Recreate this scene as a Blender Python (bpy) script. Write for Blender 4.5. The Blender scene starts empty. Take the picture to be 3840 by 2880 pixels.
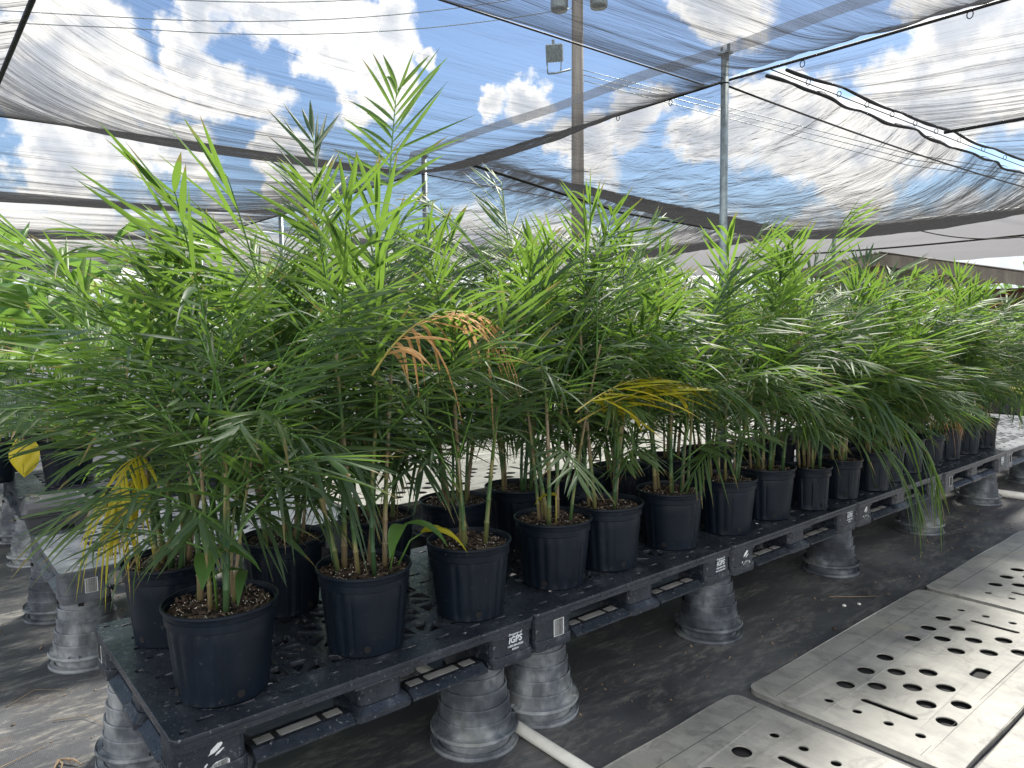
import bpy, bmesh, math, random
from mathutils import Vector, Matrix, Euler, noise
R = math.radians
rnd = random.Random(11)
SC = bpy.context.scene
COL = SC.collection

# ---------------------------------------------------------------- camera
cd = bpy.data.cameras.new('camera'); cam = bpy.data.objects.new('camera', cd); COL.objects.link(cam)
cd.sensor_width = 36; cd.lens = 26.02; cd.clip_start = .05; cd.clip_end = 2000
cam.matrix_world = Matrix.Translation((-.4705, -1.9233, 1.5)) @ Matrix.Rotation(R(-39.66), 4, 'Z') @ Matrix.Rotation(R(90-4.738), 4, 'X') @ Matrix.Rotation(R(-.75), 4, 'Z')
SC.camera = cam
# ---------------------------------------------------------------- render / exposure
SC.view_settings.view_transform = 'Standard'; SC.view_settings.look = 'None'
SC.view_settings.exposure = 1.05; SC.view_settings.gamma = 1
SC.render.engine = 'CYCLES'
SC.cycles.use_denoising = True
SC.cycles.max_bounces = 7; SC.cycles.diffuse_bounces = 3; SC.cycles.glossy_bounces = 2
SC.cycles.transmission_bounces = 3; SC.cycles.transparent_max_bounces = 14
SC.cycles.caustics_reflective = False; SC.cycles.caustics_refractive = False
SC.cycles.sample_clamp_indirect = 6
SC.cycles.use_adaptive_sampling = True; SC.cycles.adaptive_threshold = 0.015
# ---------------------------------------------------------------- sun
SUN_EL, SUN_AZ = 52, 22          # azimuth measured from +X (along the pallet row) towards +Y
sd = Vector((math.cos(R(SUN_EL))*math.cos(R(SUN_AZ)), math.cos(R(SUN_EL))*math.sin(R(SUN_AZ)), math.sin(R(SUN_EL))))
sl = bpy.data.lights.new('sun', 'SUN'); sl.energy = 4.8; sl.angle = R(12); sl.color = (1, .95, .86)
so = bpy.data.objects.new('sun', sl); COL.objects.link(so)
so.rotation_euler = sd.to_track_quat('Z', 'Y').to_euler()
# ---------------------------------------------------------------- world: clear sky with cumulus
W = bpy.data.worlds.new('World'); SC.world = W; W.use_nodes = True
nt = W.node_tree; nt.nodes.clear()
def N(t, tree=None, **k):
    n = (tree or nt).nodes.new(t)
    for a, b in k.items(): setattr(n, a, b)
    return n
def wire(a, b, tree=None): (tree or nt).links.new(a, b)
def M(op, a, b=None, c=None, tree=None, clamp=False):
    n = N('ShaderNodeMath', tree, operation=op); n.use_clamp = clamp
    for i, x in enumerate((a, b, c)):
        if x is None: continue
        if isinstance(x, (int, float)): n.inputs[i].default_value = x
        else: wire(x, n.inputs[i], tree)
    return n.outputs[0]
sky = N('ShaderNodeTexSky', sky_type='NISHITA', sun_disc=False, sun_elevation=R(SUN_EL), sun_rotation=R(90-SUN_AZ))
sky.air_density = 1.0; sky.dust_density = .3; sky.ozone_density = 3.5
tc = N('ShaderNodeTexCoord')
nz = N('ShaderNodeTexNoise'); nz.inputs['Scale'].default_value = 6; nz.inputs['Detail'].default_value = 7; nz.inputs['Roughness'].default_value = .62
wire(tc.outputs['Generated'], nz.inputs['Vector'])
vs = N('ShaderNodeVectorMath', operation='SUBTRACT'); wire(nz.outputs['Color'], vs.inputs[0]); vs.inputs[1].default_value = (.5, .5, .5)
vm = N('ShaderNodeVectorMath', operation='SCALE'); wire(vs.outputs[0], vm.inputs[0]); vm.inputs['Scale'].default_value = .2
va = N('ShaderNodeVectorMath', operation='ADD'); wire(tc.outputs['Generated'], va.inputs[0]); wire(vm.outputs[0], va.inputs[1])
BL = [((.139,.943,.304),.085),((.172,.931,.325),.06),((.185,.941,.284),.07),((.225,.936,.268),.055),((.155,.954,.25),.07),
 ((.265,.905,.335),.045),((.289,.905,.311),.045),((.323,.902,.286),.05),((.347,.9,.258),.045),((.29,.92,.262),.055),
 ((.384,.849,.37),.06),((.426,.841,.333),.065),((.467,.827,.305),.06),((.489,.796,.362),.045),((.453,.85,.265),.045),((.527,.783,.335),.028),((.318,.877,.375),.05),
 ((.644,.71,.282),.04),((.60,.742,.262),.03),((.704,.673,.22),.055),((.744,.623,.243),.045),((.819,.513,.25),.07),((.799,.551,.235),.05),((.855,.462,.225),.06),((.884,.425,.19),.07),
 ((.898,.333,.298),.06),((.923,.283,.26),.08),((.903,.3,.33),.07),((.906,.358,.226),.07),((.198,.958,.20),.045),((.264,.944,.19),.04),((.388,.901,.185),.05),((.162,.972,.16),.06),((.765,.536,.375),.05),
 ((-.35,-.85,.38),.42),((-.8,-.45,.35),.4),((.3,-.9,.3),.35),((-.2,-.6,.75),.35),((-.75,.1,.65),.3),((.5,.1,.8),.2),((-.3,.4,.8),.25),((-.5,-.5,.6),.3),((.2,-.8,.5),.3),((-.8,.3,.4),.25),((.75,-.5,.4),.25),((.3,.35,.88),.15)]  # large clouds out of view behind and overhead, added as fill light
mask = None
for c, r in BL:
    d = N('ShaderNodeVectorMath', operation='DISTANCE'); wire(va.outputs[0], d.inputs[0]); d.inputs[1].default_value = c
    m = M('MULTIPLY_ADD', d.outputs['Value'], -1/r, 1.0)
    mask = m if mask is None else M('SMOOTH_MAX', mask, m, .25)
# horizon bank of cloud
sep = N('ShaderNodeSeparateXYZ'); wire(va.outputs[0], sep.inputs[0])
hb = M('MULTIPLY_ADD', sep.outputs['Z'], -7.0, 1.05)
mask = M('SMOOTH_MAX', mask, hb, .2)
n2 = N('ShaderNodeTexNoise'); n2.inputs['Scale'].default_value = 24; n2.inputs['Detail'].default_value = 6; wire(tc.outputs['Generated'], n2.inputs['Vector'])
mask = M('ADD', mask, M('MULTIPLY_ADD', n2.outputs['Fac'], .9, -.45))
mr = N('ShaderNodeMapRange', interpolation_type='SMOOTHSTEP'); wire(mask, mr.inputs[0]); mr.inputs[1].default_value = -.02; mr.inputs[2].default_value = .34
cs = N('ShaderNodeMapRange', interpolation_type='SMOOTHSTEP'); wire(M('ADD', mask, M('MULTIPLY_ADD', nz.outputs['Fac'], 2.6, -1.3)), cs.inputs[0]); cs.inputs[1].default_value = .1; cs.inputs[2].default_value = 1.1
cc = N('ShaderNodeMix', data_type='RGBA'); wire(cs.outputs[0], cc.inputs['Factor'])
cc.inputs['A'].default_value = (.84, .82, .78, 1); cc.inputs['B'].default_value = (.44, .47, .52, 1)
b1 = N('ShaderNodeBackground'); wire(sky.outputs[0], b1.inputs[0]); b1.inputs[1].default_value = .085
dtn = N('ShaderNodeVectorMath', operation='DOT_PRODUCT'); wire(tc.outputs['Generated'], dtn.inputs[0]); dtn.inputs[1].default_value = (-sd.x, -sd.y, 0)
fl = N('ShaderNodeMapRange', interpolation_type='SMOOTHSTEP'); wire(dtn.outputs['Value'], fl.inputs[0]); fl.inputs[1].default_value = .0; fl.inputs[2].default_value = .5; fl.inputs[3].default_value = 1.0; fl.inputs[4].default_value = 1.7   # brightens the unseen clouds opposite the sun, as added fill light
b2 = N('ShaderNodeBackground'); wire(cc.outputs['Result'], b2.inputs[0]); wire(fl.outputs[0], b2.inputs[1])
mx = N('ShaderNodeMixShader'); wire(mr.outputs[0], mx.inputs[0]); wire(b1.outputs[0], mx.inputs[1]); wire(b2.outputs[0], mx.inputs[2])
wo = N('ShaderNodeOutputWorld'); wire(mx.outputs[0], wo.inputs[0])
W.cycles.sampling_method = 'MANUAL'; W.cycles.sample_map_resolution = 512

# ================================================================ helpers
def tag(o, label=None, cat=None, group=None, kind=None):
    if label: o['label'] = label
    if cat: o['category'] = cat
    if group: o['group'] = group
    if kind: o['kind'] = kind
    return o
def empty(name, loc=(0, 0, 0), rz=0):
    o = bpy.data.objects.new(name, None); COL.objects.link(o); o.location = loc; o.rotation_euler = (0, 0, rz); o.empty_display_size = .1
    return o
def link(name, me, parent=None, loc=None):
    o = bpy.data.objects.new(name, me); COL.objects.link(o)
    if parent: o.parent = parent
    if loc: o.location = loc
    return o
def dup_tree(o, parent=None):
    c = o.copy(); COL.objects.link(c)
    if parent: c.parent = parent
    for ch in list(o.children): dup_tree(ch, c)
    return c
class MB:
    def __init__(s): s.v = []; s.f = []; s.m = []; s.al = []
    def add(s, vs, fs, mi=0, al=None):
        o = len(s.v); s.v += [tuple(x) for x in vs]; s.al += al or [0]*len(vs); s.f += [tuple(i+o for i in f) for f in fs]; s.m += [mi]*len(fs)
    def box(s, x0, x1, y0, y1, z0, z1, mi=0):
        s.add([(x0,y0,z0),(x1,y0,z0),(x1,y1,z0),(x0,y1,z0),(x0,y0,z1),(x1,y0,z1),(x1,y1,z1),(x0,y1,z1)],
              [(0,3,2,1),(4,5,6,7),(0,1,5,4),(1,2,6,5),(2,3,7,6),(3,0,4,7)], mi)
    def obox(s, c, size, rot, mi=0):
        m = Matrix.Translation(c) @ rot.to_matrix().to_4x4() if not isinstance(rot, Matrix) else Matrix.Translation(c) @ rot
        a, b, d = [q/2 for q in size]
        vs = [m @ Vector((x*a, y*b, z*d)) for z in (-1, 1) for x, y in ((-1,-1),(1,-1),(1,1),(-1,1))]
        s.add(vs, [(0,3,2,1),(4,5,6,7),(0,1,5,4),(1,2,6,5),(2,3,7,6),(3,0,4,7)], mi)
    def tube(s, path, radii, n=8, mi=0, cap=True):
        P = [Vector(p) for p in path]
        if not hasattr(radii, '__len__'): radii = [radii]*len(P)
        vs = []; T0 = (P[1]-P[0]).normalized(); U = T0.orthogonal().normalized()
        for i, p in enumerate(P):
            T = (P[min(i+1, len(P)-1)]-P[max(i-1, 0)]).normalized()
            U = (U - T*U.dot(T)).normalized(); V = T.cross(U)
            for k in range(n):
                a = 2*math.pi*k/n; vs.append(p+(U*math.cos(a)+V*math.sin(a))*radii[i])
        fs = [(i*n+k, i*n+(k+1) % n, (i+1)*n+(k+1) % n, (i+1)*n+k) for i in range(len(P)-1) for k in range(n)]
        if cap: fs += [tuple(range(n-1, -1, -1)), tuple((len(P)-1)*n+k for k in range(n))]
        s.add(vs, fs, mi)
    def lathe(s, prof, n=32, mi=0, c=(0, 0, 0), mod=None):
        vs = []
        for (r, z) in prof:
            for k in range(n):
                a = 2*math.pi*k/n; q = r+(mod(a, r, z) if mod else 0)
                vs.append((c[0]+q*math.cos(a), c[1]+q*math.sin(a), c[2]+z))
        fs = [(i*n+k, i*n+(k+1) % n, (i+1)*n+(k+1) % n, (i+1)*n+k) for i in range(len(prof)-1) for k in range(n)]
        s.add(vs, fs, mi)
    def prism(s, poly, z0, z1, mi=0):
        n = len(poly)
        s.add([(x, y, z0) for x, y in poly]+[(x, y, z1) for x, y in poly],
              [tuple(range(n-1, -1, -1)), tuple(range(n, 2*n))]+[(i, (i+1) % n, n+(i+1) % n, n+i) for i in range(n)], mi)
    def mesh(s, name, mats, smooth=False, bevel=0):
        me = bpy.data.meshes.new(name); me.from_pydata(s.v, [], s.f)
        for m in (mats if isinstance(mats, (list, tuple)) else [mats]): me.materials.append(m)
        me.polygons.foreach_set('material_index', s.m)
        if any(s.al): me.attributes.new('along', 'FLOAT', 'POINT').data.foreach_set('value', s.al)
        if smooth: me.polygons.foreach_set('use_smooth', [True]*len(s.f))
        me.update()
        if bevel:
            bm = bmesh.new(); bm.from_mesh(me)
            es = [e for e in bm.edges if len(e.link_faces) == 2 and e.calc_face_angle(0) > .5]
            bmesh.ops.bevel(bm, geom=es, offset=bevel, segments=2, affect='EDGES', profile=.5)
            bm.to_mesh(me); bm.free()
        return me
    def build(s, name, mats, parent=None, smooth=False, bevel=0, loc=None):
        return link(name, s.mesh(name, mats, smooth, bevel), parent, loc)
def rrect(x0, x1, y0, y1, r, n=4):
    out = []
    for cx, cy, a0 in ((x1-r, y1-r, 0), (x0+r, y1-r, 90), (x0+r, y0+r, 180), (x1-r, y0+r, 270)):
        for k in range(n+1):
            a = R(a0+90*k/n); out.append((cx+r*math.cos(a), cy+r*math.sin(a)))
    return out
def circle(cx, cy, r, n=20): return [(cx+r*math.cos(2*math.pi*k/n), cy+r*math.sin(2*math.pi*k/n)) for k in range(n)]
def plate(outer, holes, z0, z1, bev=0):
    """flat sheet of real thickness with cut-out openings -> mesh"""
    cu = bpy.data.curves.new('plate', 'CURVE'); cu.dimensions = '2D'; cu.fill_mode = 'BOTH'
    cu.extrude = (z1-z0)/2-bev; cu.bevel_depth = bev; cu.bevel_resolution = 1
    for poly in [outer]+list(holes):
        sp = cu.splines.new('POLY'); sp.points.add(len(poly)-1); sp.use_cyclic_u = True
        for i, p in enumerate(poly): sp.points[i].co = (p[0], p[1], 0, 1)
    o = bpy.data.objects.new('plate', cu); COL.objects.link(o)
    dg = bpy.context.evaluated_depsgraph_get(); me = bpy.data.meshes.new_from_object(o.evaluated_get(dg))
    bpy.data.objects.remove(o); bpy.data.curves.remove(cu)
    zc = (z0+z1)/2
    for v in me.vertices: v.co.z += zc
    me.materials.clear()
    return me
def add_mesh(mb, me, mi=0):
    mb.add([v.co[:] for v in me.vertices], [tuple(p.vertices) for p in me.polygons], mi)
def text_mesh(body, size, bold=0, shear=0, extr=.0004):
    cu = bpy.data.curves.new('t', 'FONT'); cu.body = body; cu.size = size; cu.extrude = extr; cu.offset = bold; cu.shear = shear; cu.align_x = 'CENTER'; cu.resolution_u = 3
    o = bpy.data.objects.new('t', cu); COL.objects.link(o)
    dg = bpy.context.evaluated_depsgraph_get(); me = bpy.data.meshes.new_from_object(o.evaluated_get(dg))
    bpy.data.objects.remove(o); bpy.data.curves.remove(cu); me.materials.clear()
    return me

# ================================================================ materials
def mat(name):
    m = bpy.data.materials.new(name); m.use_nodes = True; m.node_tree.nodes.clear(); return m, m.node_tree
def L(t, a, b): t.links.new(a, b)
def noisetex(t, scale, detail=4, rough=.55, vec=None, stretch=None, dist=0, coord='Object'):
    c = t.nodes.new('ShaderNodeTexCoord'); n = t.nodes.new('ShaderNodeTexNoise')
    n.inputs['Scale'].default_value = scale; n.inputs['Detail'].default_value = detail; n.inputs['Roughness'].default_value = rough; n.inputs['Distortion'].default_value = dist
    if stretch:
        mp = t.nodes.new('ShaderNodeMapping'); mp.inputs['Scale'].default_value = stretch; L(t, c.outputs[coord], mp.inputs[0]); L(t, mp.outputs[0], n.inputs['Vector'])
    else: L(t, c.outputs[coord], n.inputs['Vector'])
    return n.outputs['Fac']
def ramp(t, fac, stops):
    r = t.nodes.new('ShaderNodeValToRGB'); L(t, fac, r.inputs[0]); e = r.color_ramp.elements
    while len(e) < len(stops): e.new(.5)
    for i, (p, c) in enumerate(stops): e[i].position = p; e[i].color = (*c, 1) if len(c) == 3 else c
    return r.outputs[0]
def mixc(t, fac, a, b, mode='MIX'):
    n = t.nodes.new('ShaderNodeMix'); n.data_type = 'RGBA'; n.blend_type = mode
    for s, x in (('Factor', fac), ('A', a), ('B', b)):
        if isinstance(x, (int, float)): n.inputs[s].default_value = x
        elif isinstance(x, tuple): n.inputs[s].default_value = (*x, 1)
        else: L(t, x, n.inputs[s])
    return n.outputs['Result']
def princ(t, color, rough=.5, spec=.5, metal=0, bump=None, bs=.3, bd=.01):
    p = t.nodes.new('ShaderNodeBsdfPrincipled')
    for s, x in (('Base Color', color), ('Roughness', rough), ('Specular IOR Level', spec), ('Metallic', metal)):
        if isinstance(x, (int, float)): p.inputs[s].default_value = x
        elif isinstance(x, tuple): p.inputs[s].default_value = (*x, 1)
        else: L(t, x, p.inputs[s])
    if bump is not None:
        b = t.nodes.new('ShaderNodeBump'); b.inputs['Strength'].default_value = bs; b.inputs['Distance'].default_value = bd
        L(t, bump, b.inputs['Height']); L(t, b.outputs[0], p.inputs['Normal'])
    return p.outputs[0]
def out(t, sh):
    o = t.nodes.new('ShaderNodeOutputMaterial'); L(t, sh, o.inputs[0])
def weathered(name, c1, c2, c3=None, scale=6, rough=(.35, .6), stretch=None, bump=.25, bd=.004, spec=.5, speck=None):
    m, t = mat(name)
    f = noisetex(t, scale, 6, .6, stretch=stretch)
    col = ramp(t, f, [(.35, c1), (.62, c2)]+([(.78, c3)] if c3 else []))
    if speck:
        s = noisetex(t, 90, 3, .6)
        sm = ramp(t, s, [(.62, (0, 0, 0)), (.72, (1, 1, 1))])
        col = mixc(t, sm, col, speck)
    g = noisetex(t, scale*5, 5, .6)
    rr = t.nodes.new('ShaderNodeMapRange'); L(t, g, rr.inputs[0]); rr.inputs[1].default_value = .3; rr.inputs[2].default_value = .7; rr.inputs[3].default_value = rough[0]; rr.inputs[4].default_value = rough[1]
    out(t, princ(t, col, rr.outputs[0], spec, 0, g, bump, bd)); return m
def plain(name, c, rough=.5, metal=0, spec=.5, var=.25, scale=12):
    m, t = mat(name); f = noisetex(t, scale, 5)
    out(t, princ(t, ramp(t, f, [(.3, tuple(x*(1-var) for x in c)), (.7, tuple(min(1, x*(1+var)) for x in c))]), rough, spec, metal, f, .15, .003)); return m

def math_n(t, op, a, b=None, clamp=False):
    n = t.nodes.new('ShaderNodeMath'); n.operation = op; n.use_clamp = clamp
    for i, x in enumerate((a, b)):
        if x is None: continue
        if isinstance(x, (int, float)): n.inputs[i].default_value = x
        else: L(t, x, n.inputs[i])
    return n.outputs[0]
def leafmat(name, lo, mid, hi, trans, tw=.38, rough=.42):
    """leaf: per-leaflet colour from the random value of each mesh island and of each frond"""
    m, t = mat(name)
    g = t.nodes.new('ShaderNodeNewGeometry'); oi = t.nodes.new('ShaderNodeObjectInfo')
    f = math_n(t, 'ADD', math_n(t, 'MULTIPLY', g.outputs['Random Per Island'], .45), math_n(t, 'MULTIPLY', oi.outputs['Random'], .55))
    col = ramp(t, f, [(.08, lo), (.5, mid), (.93, hi)])
    fine = noisetex(t, 18, 4)
    col = mixc(t, math_n(t, 'MULTIPLY', fine, .35), col, tuple(x*.55 for x in mid))
    tcol = mixc(t, f, tuple(x*.8 for x in trans), tuple(min(1, x*1.25) for x in trans))
    at_ = t.nodes.new('ShaderNodeAttribute'); at_.attribute_name = 'along'
    tipn = noisetex(t, 14, 4)
    tip = math_n(t, 'ADD', at_.outputs['Fac'], math_n(t, 'ADD', math_n(t, 'MULTIPLY', math_n(t, 'SUBTRACT', g.outputs['Random Per Island'], .5), .5), math_n(t, 'MULTIPLY', math_n(t, 'SUBTRACT', tipn, .5), .5)))
    tipm = ramp(t, tip, [(.975, (0, 0, 0)), (1.0, (.7, .7, .7))])
    col = mixc(t, tipm, col, (.24, .17, .07)); tcol = mixc(t, tipm, tcol, (.3, .2, .08))
    spot = ramp(t, noisetex(t, 40, 3), [(.66, (0, 0, 0)), (.74, (.55, .55, .55))]); col = mixc(t, spot, col, (.16, .15, .05))
    p = princ(t, col, rough, .36)
    tr = t.nodes.new('ShaderNodeBsdfTranslucent'); L(t, tcol, tr.inputs[0])
    mixs = t.nodes.new('ShaderNodeMixShader'); mixs.inputs[0].default_value = tw; L(t, p, mixs.inputs[1]); L(t, tr.outputs[0], mixs.inputs[2])
    out(t, mixs.outputs[0]); return m

m_leaf = leafmat('palm_leaf', (.040, .074, .046), (.060, .108, .056), (.115, .170, .068), (.23, .40, .05), .38, .48)
m_leaf_new = leafmat('palm_leaf_young', (.07, .14, .04), (.10, .19, .04), (.15, .25, .05), (.25, .42, .06), .42)
m_leaf_yel = leafmat('palm_leaf_yellow', (.30, .36, .03), (.52, .46, .03), (.68, .52, .05), (.75, .65, .04), .4)
m_leaf_dead = leafmat('palm_leaf_dead', (.50, .24, .09), (.74, .42, .18), (.75, .52, .30), (.7, .42, .2), .3, .7)
m_broad = leafmat('broad_leaf', (.045, .10, .035), (.075, .17, .045), (.14, .26, .07), (.26, .46, .08), .42)
m_broad_pale = leafmat('broad_leaf_pale', (.10, .22, .05), (.2, .34, .09), (.34, .42, .16), (.42, .6, .16), .4)
m_broad_yel = leafmat('broad_leaf_yellow', (.5, .4, .02), (.62, .5, .03), (.6, .55, .08), (.7, .6, .05), .35)
m_rachis = plain('leaf_stalk', (.10, .21, .04), .45)
m_rachis_yel = plain('leaf_stalk_dry', (.4, .34, .08), .5)
def canemat():
    m, t = mat('cane')
    g = t.nodes.new('ShaderNodeNewGeometry')
    f = noisetex(t, 3.2, 2, .5, stretch=(2, 2, 1))
    s = math_n(t, 'ADD', f, math_n(t, 'MULTIPLY', math_n(t, 'SUBTRACT', g.outputs['Random Per Island'], .5), .3))
    col = ramp(t, s, [(.34, (.045, .11, .05)), (.47, (.09, .17, .06)), (.53, (.26, .24, .09)), (.57, (.30, .22, .13)), (.70, (.40, .33, .24))])
    fine = noisetex(t, 60, 4, stretch=(1, 1, .15))
    col = mixc(t, math_n(t, 'MULTIPLY', fine, .4), col, (.03, .04, .02))
    out(t, princ(t, col, .5, .4, 0, fine, .3, .002)); return m
m_cane = canemat()
def potmat():
    m, t = mat('nursery_pot')
    f = noisetex(t, 9, 6, .6, stretch=(1, 1, .35)); f2 = noisetex(t, 70, 4)
    col = ramp(t, f, [(.3, (.003, .006, .012)), (.6, (.006, .011, .020)), (.8, (.015, .022, .035))])
    sm = ramp(t, f2, [(.66, (0, 0, 0)), (.74, (1, 1, 1))]); col = mixc(t, math_n(t, 'MULTIPLY', sm, .35), col, (.12, .12, .12))
    out(t, princ(t, col, .42, .27, 0, f2, .1, .002)); return m
m_pot = potmat()
m_hole = plain('opening_shade', (.004, .004, .005), .8)  # near-black colour painted for the shade inside openings
m_pallet = weathered('pallet_plastic', (.012, .016, .024), (.030, .036, .048), (.15, .16, .18), 8, (.2, .45), bump=.6, bd=.004, speck=(.2, .21, .22))
m_pallet_dusty = weathered('pallet_plastic_dusty', (.05, .058, .07), (.12, .132, .15), (.30, .31, .33), 9, (.3, .5), bump=.35, bd=.003)
m_steel = plain('steel_bar', (.42, .42, .40), .38, .3)
m_soil = weathered('bark_soil', (.012, .009, .006), (.03, .021, .015), (.07, .05, .035), 60, (.7, .95), bump=.8, bd=.01)
m_chip = plain('bark_chip', (.055, .034, .024), .8, var=.6, scale=30)
m_chip2 = plain('pale_chip', (.16, .12, .085), .8, var=.5, scale=30)
m_perl = plain('perlite', (.75, .74, .7), .8)
m_white = plain('white_plastic', (.72, .70, .63), .4, var=.12)
m_ink = plain('print_white', (.62, .66, .7), .55, var=.15, scale=120)
m_paper = plain('sticker_paper', (.70, .72, .73), .6, var=.1, scale=60)
m_black = plain('print_black', (.02, .02, .02), .6)
m_box = plain('bait_box_plastic', (.05, .052, .057), .3, var=.15)
m_galv = plain('galvanised_steel', (.26, .31, .32), .45, .5, var=.35, scale=18)
m_wood = weathered('weathered_wood', (.2, .18, .155), (.34, .31, .27), (.45, .42, .37), 5, (.6, .8), stretch=(1, 1, .1))
m_beam = weathered('beam_wood', (.3, .29, .27), (.5, .48, .45), None, 5, (.6, .8), stretch=(1, .1, 1))
m_cable = plain('black_cable', (.012, .012, .014), .6)
m_roll = plain('rolled_net', (.018, .02, .024), .8)
m_tyre = plain('rubber_tyre', (.022, .026, .028), .7, var=.4)
m_plank = weathered('lichen_plank', (.25, .19, .06), (.42, .34, .12), (.5, .45, .25), 20, (.7, .9))
def stackmat():
    m, t = mat('weathered_upturned_pot')
    f = noisetex(t, 7, 6, .6); f2 = noisetex(t, 14, 5, .65, stretch=(1, 1, .3)); g = noisetex(t, 5, 3)
    oi = t.nodes.new('ShaderNodeObjectInfo')
    f = math_n(t, 'ADD', f, math_n(t, 'MULTIPLY', math_n(t, 'SUBTRACT', oi.outputs['Random'], .5), .18))
    col = ramp(t, f, [(.32, (.035, .04, .05)), (.48, (.10, .112, .13)), (.62, (.24, .26, .275)), (.8, (.42, .43, .43))])
    col = mixc(t, ramp(t, f2, [(.52, (0, 0, 0)), (.7, (.75, .75, .75))]), col, (.05, .055, .06))
    col = mixc(t, ramp(t, g, [(.58, (0, 0, 0)), (.75, (.6, .6, .6))]), col, (.09, .10, .045))
    out(t, princ(t, col, .55, .4, 0, f2, .4, .004)); return m
m_stack = stackmat()
def panelmat():
    m, t = mat('grey_plastic_panel')
    f = noisetex(t, 3, 7, .62); f2 = noisetex(t, 16, 6, .65, stretch=(1, .35, 1)); g = noisetex(t, 2.2, 3)
    col = ramp(t, f, [(.3, (.19, .186, .17)), (.48, (.30, .292, .265)), (.68, (.39, .378, .34))])
    col = mixc(t, ramp(t, f2, [(.5, (0, 0, 0)), (.72, (.55, .55, .55))]), col, (.15, .15, .15))
    col = mixc(t, ramp(t, g, [(.60, (0, 0, 0)), (.72, (.6, .6, .6))]), col, (.42, .37, .27)); dd = noisetex(t, 7, 8, .7, dist=1.2); col = mixc(t, ramp(t, dd, [(.52, (0, 0, 0)), (.66, (.55, .55, .55))]), col, (.12, .115, .105))
    scr = noisetex(t, 60, 3, .7, stretch=(.12, 1, 1)); col = mixc(t, ramp(t, scr, [(.68, (0, 0, 0)), (.75, (.5, .5, .5))]), col, (.5, .5, .48))
    out(t, princ(t, col, .38, .5, 0, f2, .12, .003)); return m
m_panel = panelmat()
def groundmat():
    m, t = mat('ground_cover_fabric')
    c = t.nodes.new('ShaderNodeTexCoord'); sx = t.nodes.new('ShaderNodeSeparateXYZ'); L(t, c.outputs['Object'], sx.inputs[0])
    f = noisetex(t, 1.3, 7, .62, dist=.6); st = noisetex(t, 2.6, 9, .75, stretch=(.9, 3.0, 1), dist=.8); fine = noisetex(t, 26, 6, .7, stretch=(.5, 1.4, 1))
    col = ramp(t, f, [(.3, (.030, .032, .038)), (.55, (.062, .064, .069)), (.75, (.13, .13, .132))])
    dust = ramp(t, st, [(.47, (0, 0, 0)), (.62, (.9, .9, .9))])
    dust = math_n(t, 'MULTIPLY', dust, ramp(t, fine, [(.42, (.1, .1, .1)), (.62, (1, 1, 1))]))
    # the walkway on the left (x < 0.2) carries far more dried mud
    left = t.nodes.new('ShaderNodeMapRange'); L(t, sx.outputs['X'], left.inputs[0]); left.inputs[1].default_value = .4; left.inputs[2].default_value = -.2; left.inputs[3].default_value = .62; left.inputs[4].default_value = 1.0
    col = mixc(t, math_n(t, 'MULTIPLY', dust, left.outputs[0]), col, (.30, .285, .25))
    br = noisetex(t, 1.1, 6, .65); brm = ramp(t, br, [(.50, (0, 0, 0)), (.60, (1, 1, 1))])
    lw = t.nodes.new('ShaderNodeMapRange'); L(t, sx.outputs['X'], lw.inputs[0]); lw.inputs[1].default_value = .0; lw.inputs[2].default_value = -.35; lw.inputs[3].default_value = 0; lw.inputs[4].default_value = .85
    col = mixc(t, math_n(t, 'MULTIPLY', brm, lw.outputs[0]), col, mixc(t, fine, (.03, .022, .014), (.13, .075, .035)))
    sp = noisetex(t, 120, 2, .5); col = mixc(t, ramp(t, sp, [(.70, (0, 0, 0)), (.75, (.7, .7, .7))]), col, (.35, .34, .32))
    # woven texture
    wv = t.nodes.new('ShaderNodeTexWave'); wv.inputs['Scale'].default_value = 60; wv.inputs['Distortion'].default_value = 1; L(t, c.outputs['Object'], wv.inputs[0])
    # bare gravel beyond the fabric
    gx = t.nodes.new('ShaderNodeMapRange'); L(t, sx.outputs['X'], gx.inputs[0]); gx.inputs[1].default_value = 8.5; gx.inputs[2].default_value = 8.9
    gn = noisetex(t, 22, 5, .7); gcol = ramp(t, gn, [(.35, (.13, .11, .09)), (.5, (.3, .27, .24)), (.65, (.5, .47, .43))])
    col = mixc(t, gx.outputs[0], col, gcol)
    rr = t.nodes.new('ShaderNodeMapRange'); L(t, f, rr.inputs[0]); rr.inputs[1].default_value = .35; rr.inputs[2].default_value = .65; rr.inputs[3].default_value = .42; rr.inputs[4].default_value = .7
    hgt = math_n(t, 'ADD', math_n(t, 'MULTIPLY', wv.outputs['Fac'], .12), math_n(t, 'ADD', fine, math_n(t, 'MULTIPLY', gn, gx.outputs[0])))
    out(t, princ(t, col, rr.outputs[0], .5, 0, hgt, .35, .006)); return m
m_ground = groundmat()

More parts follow.
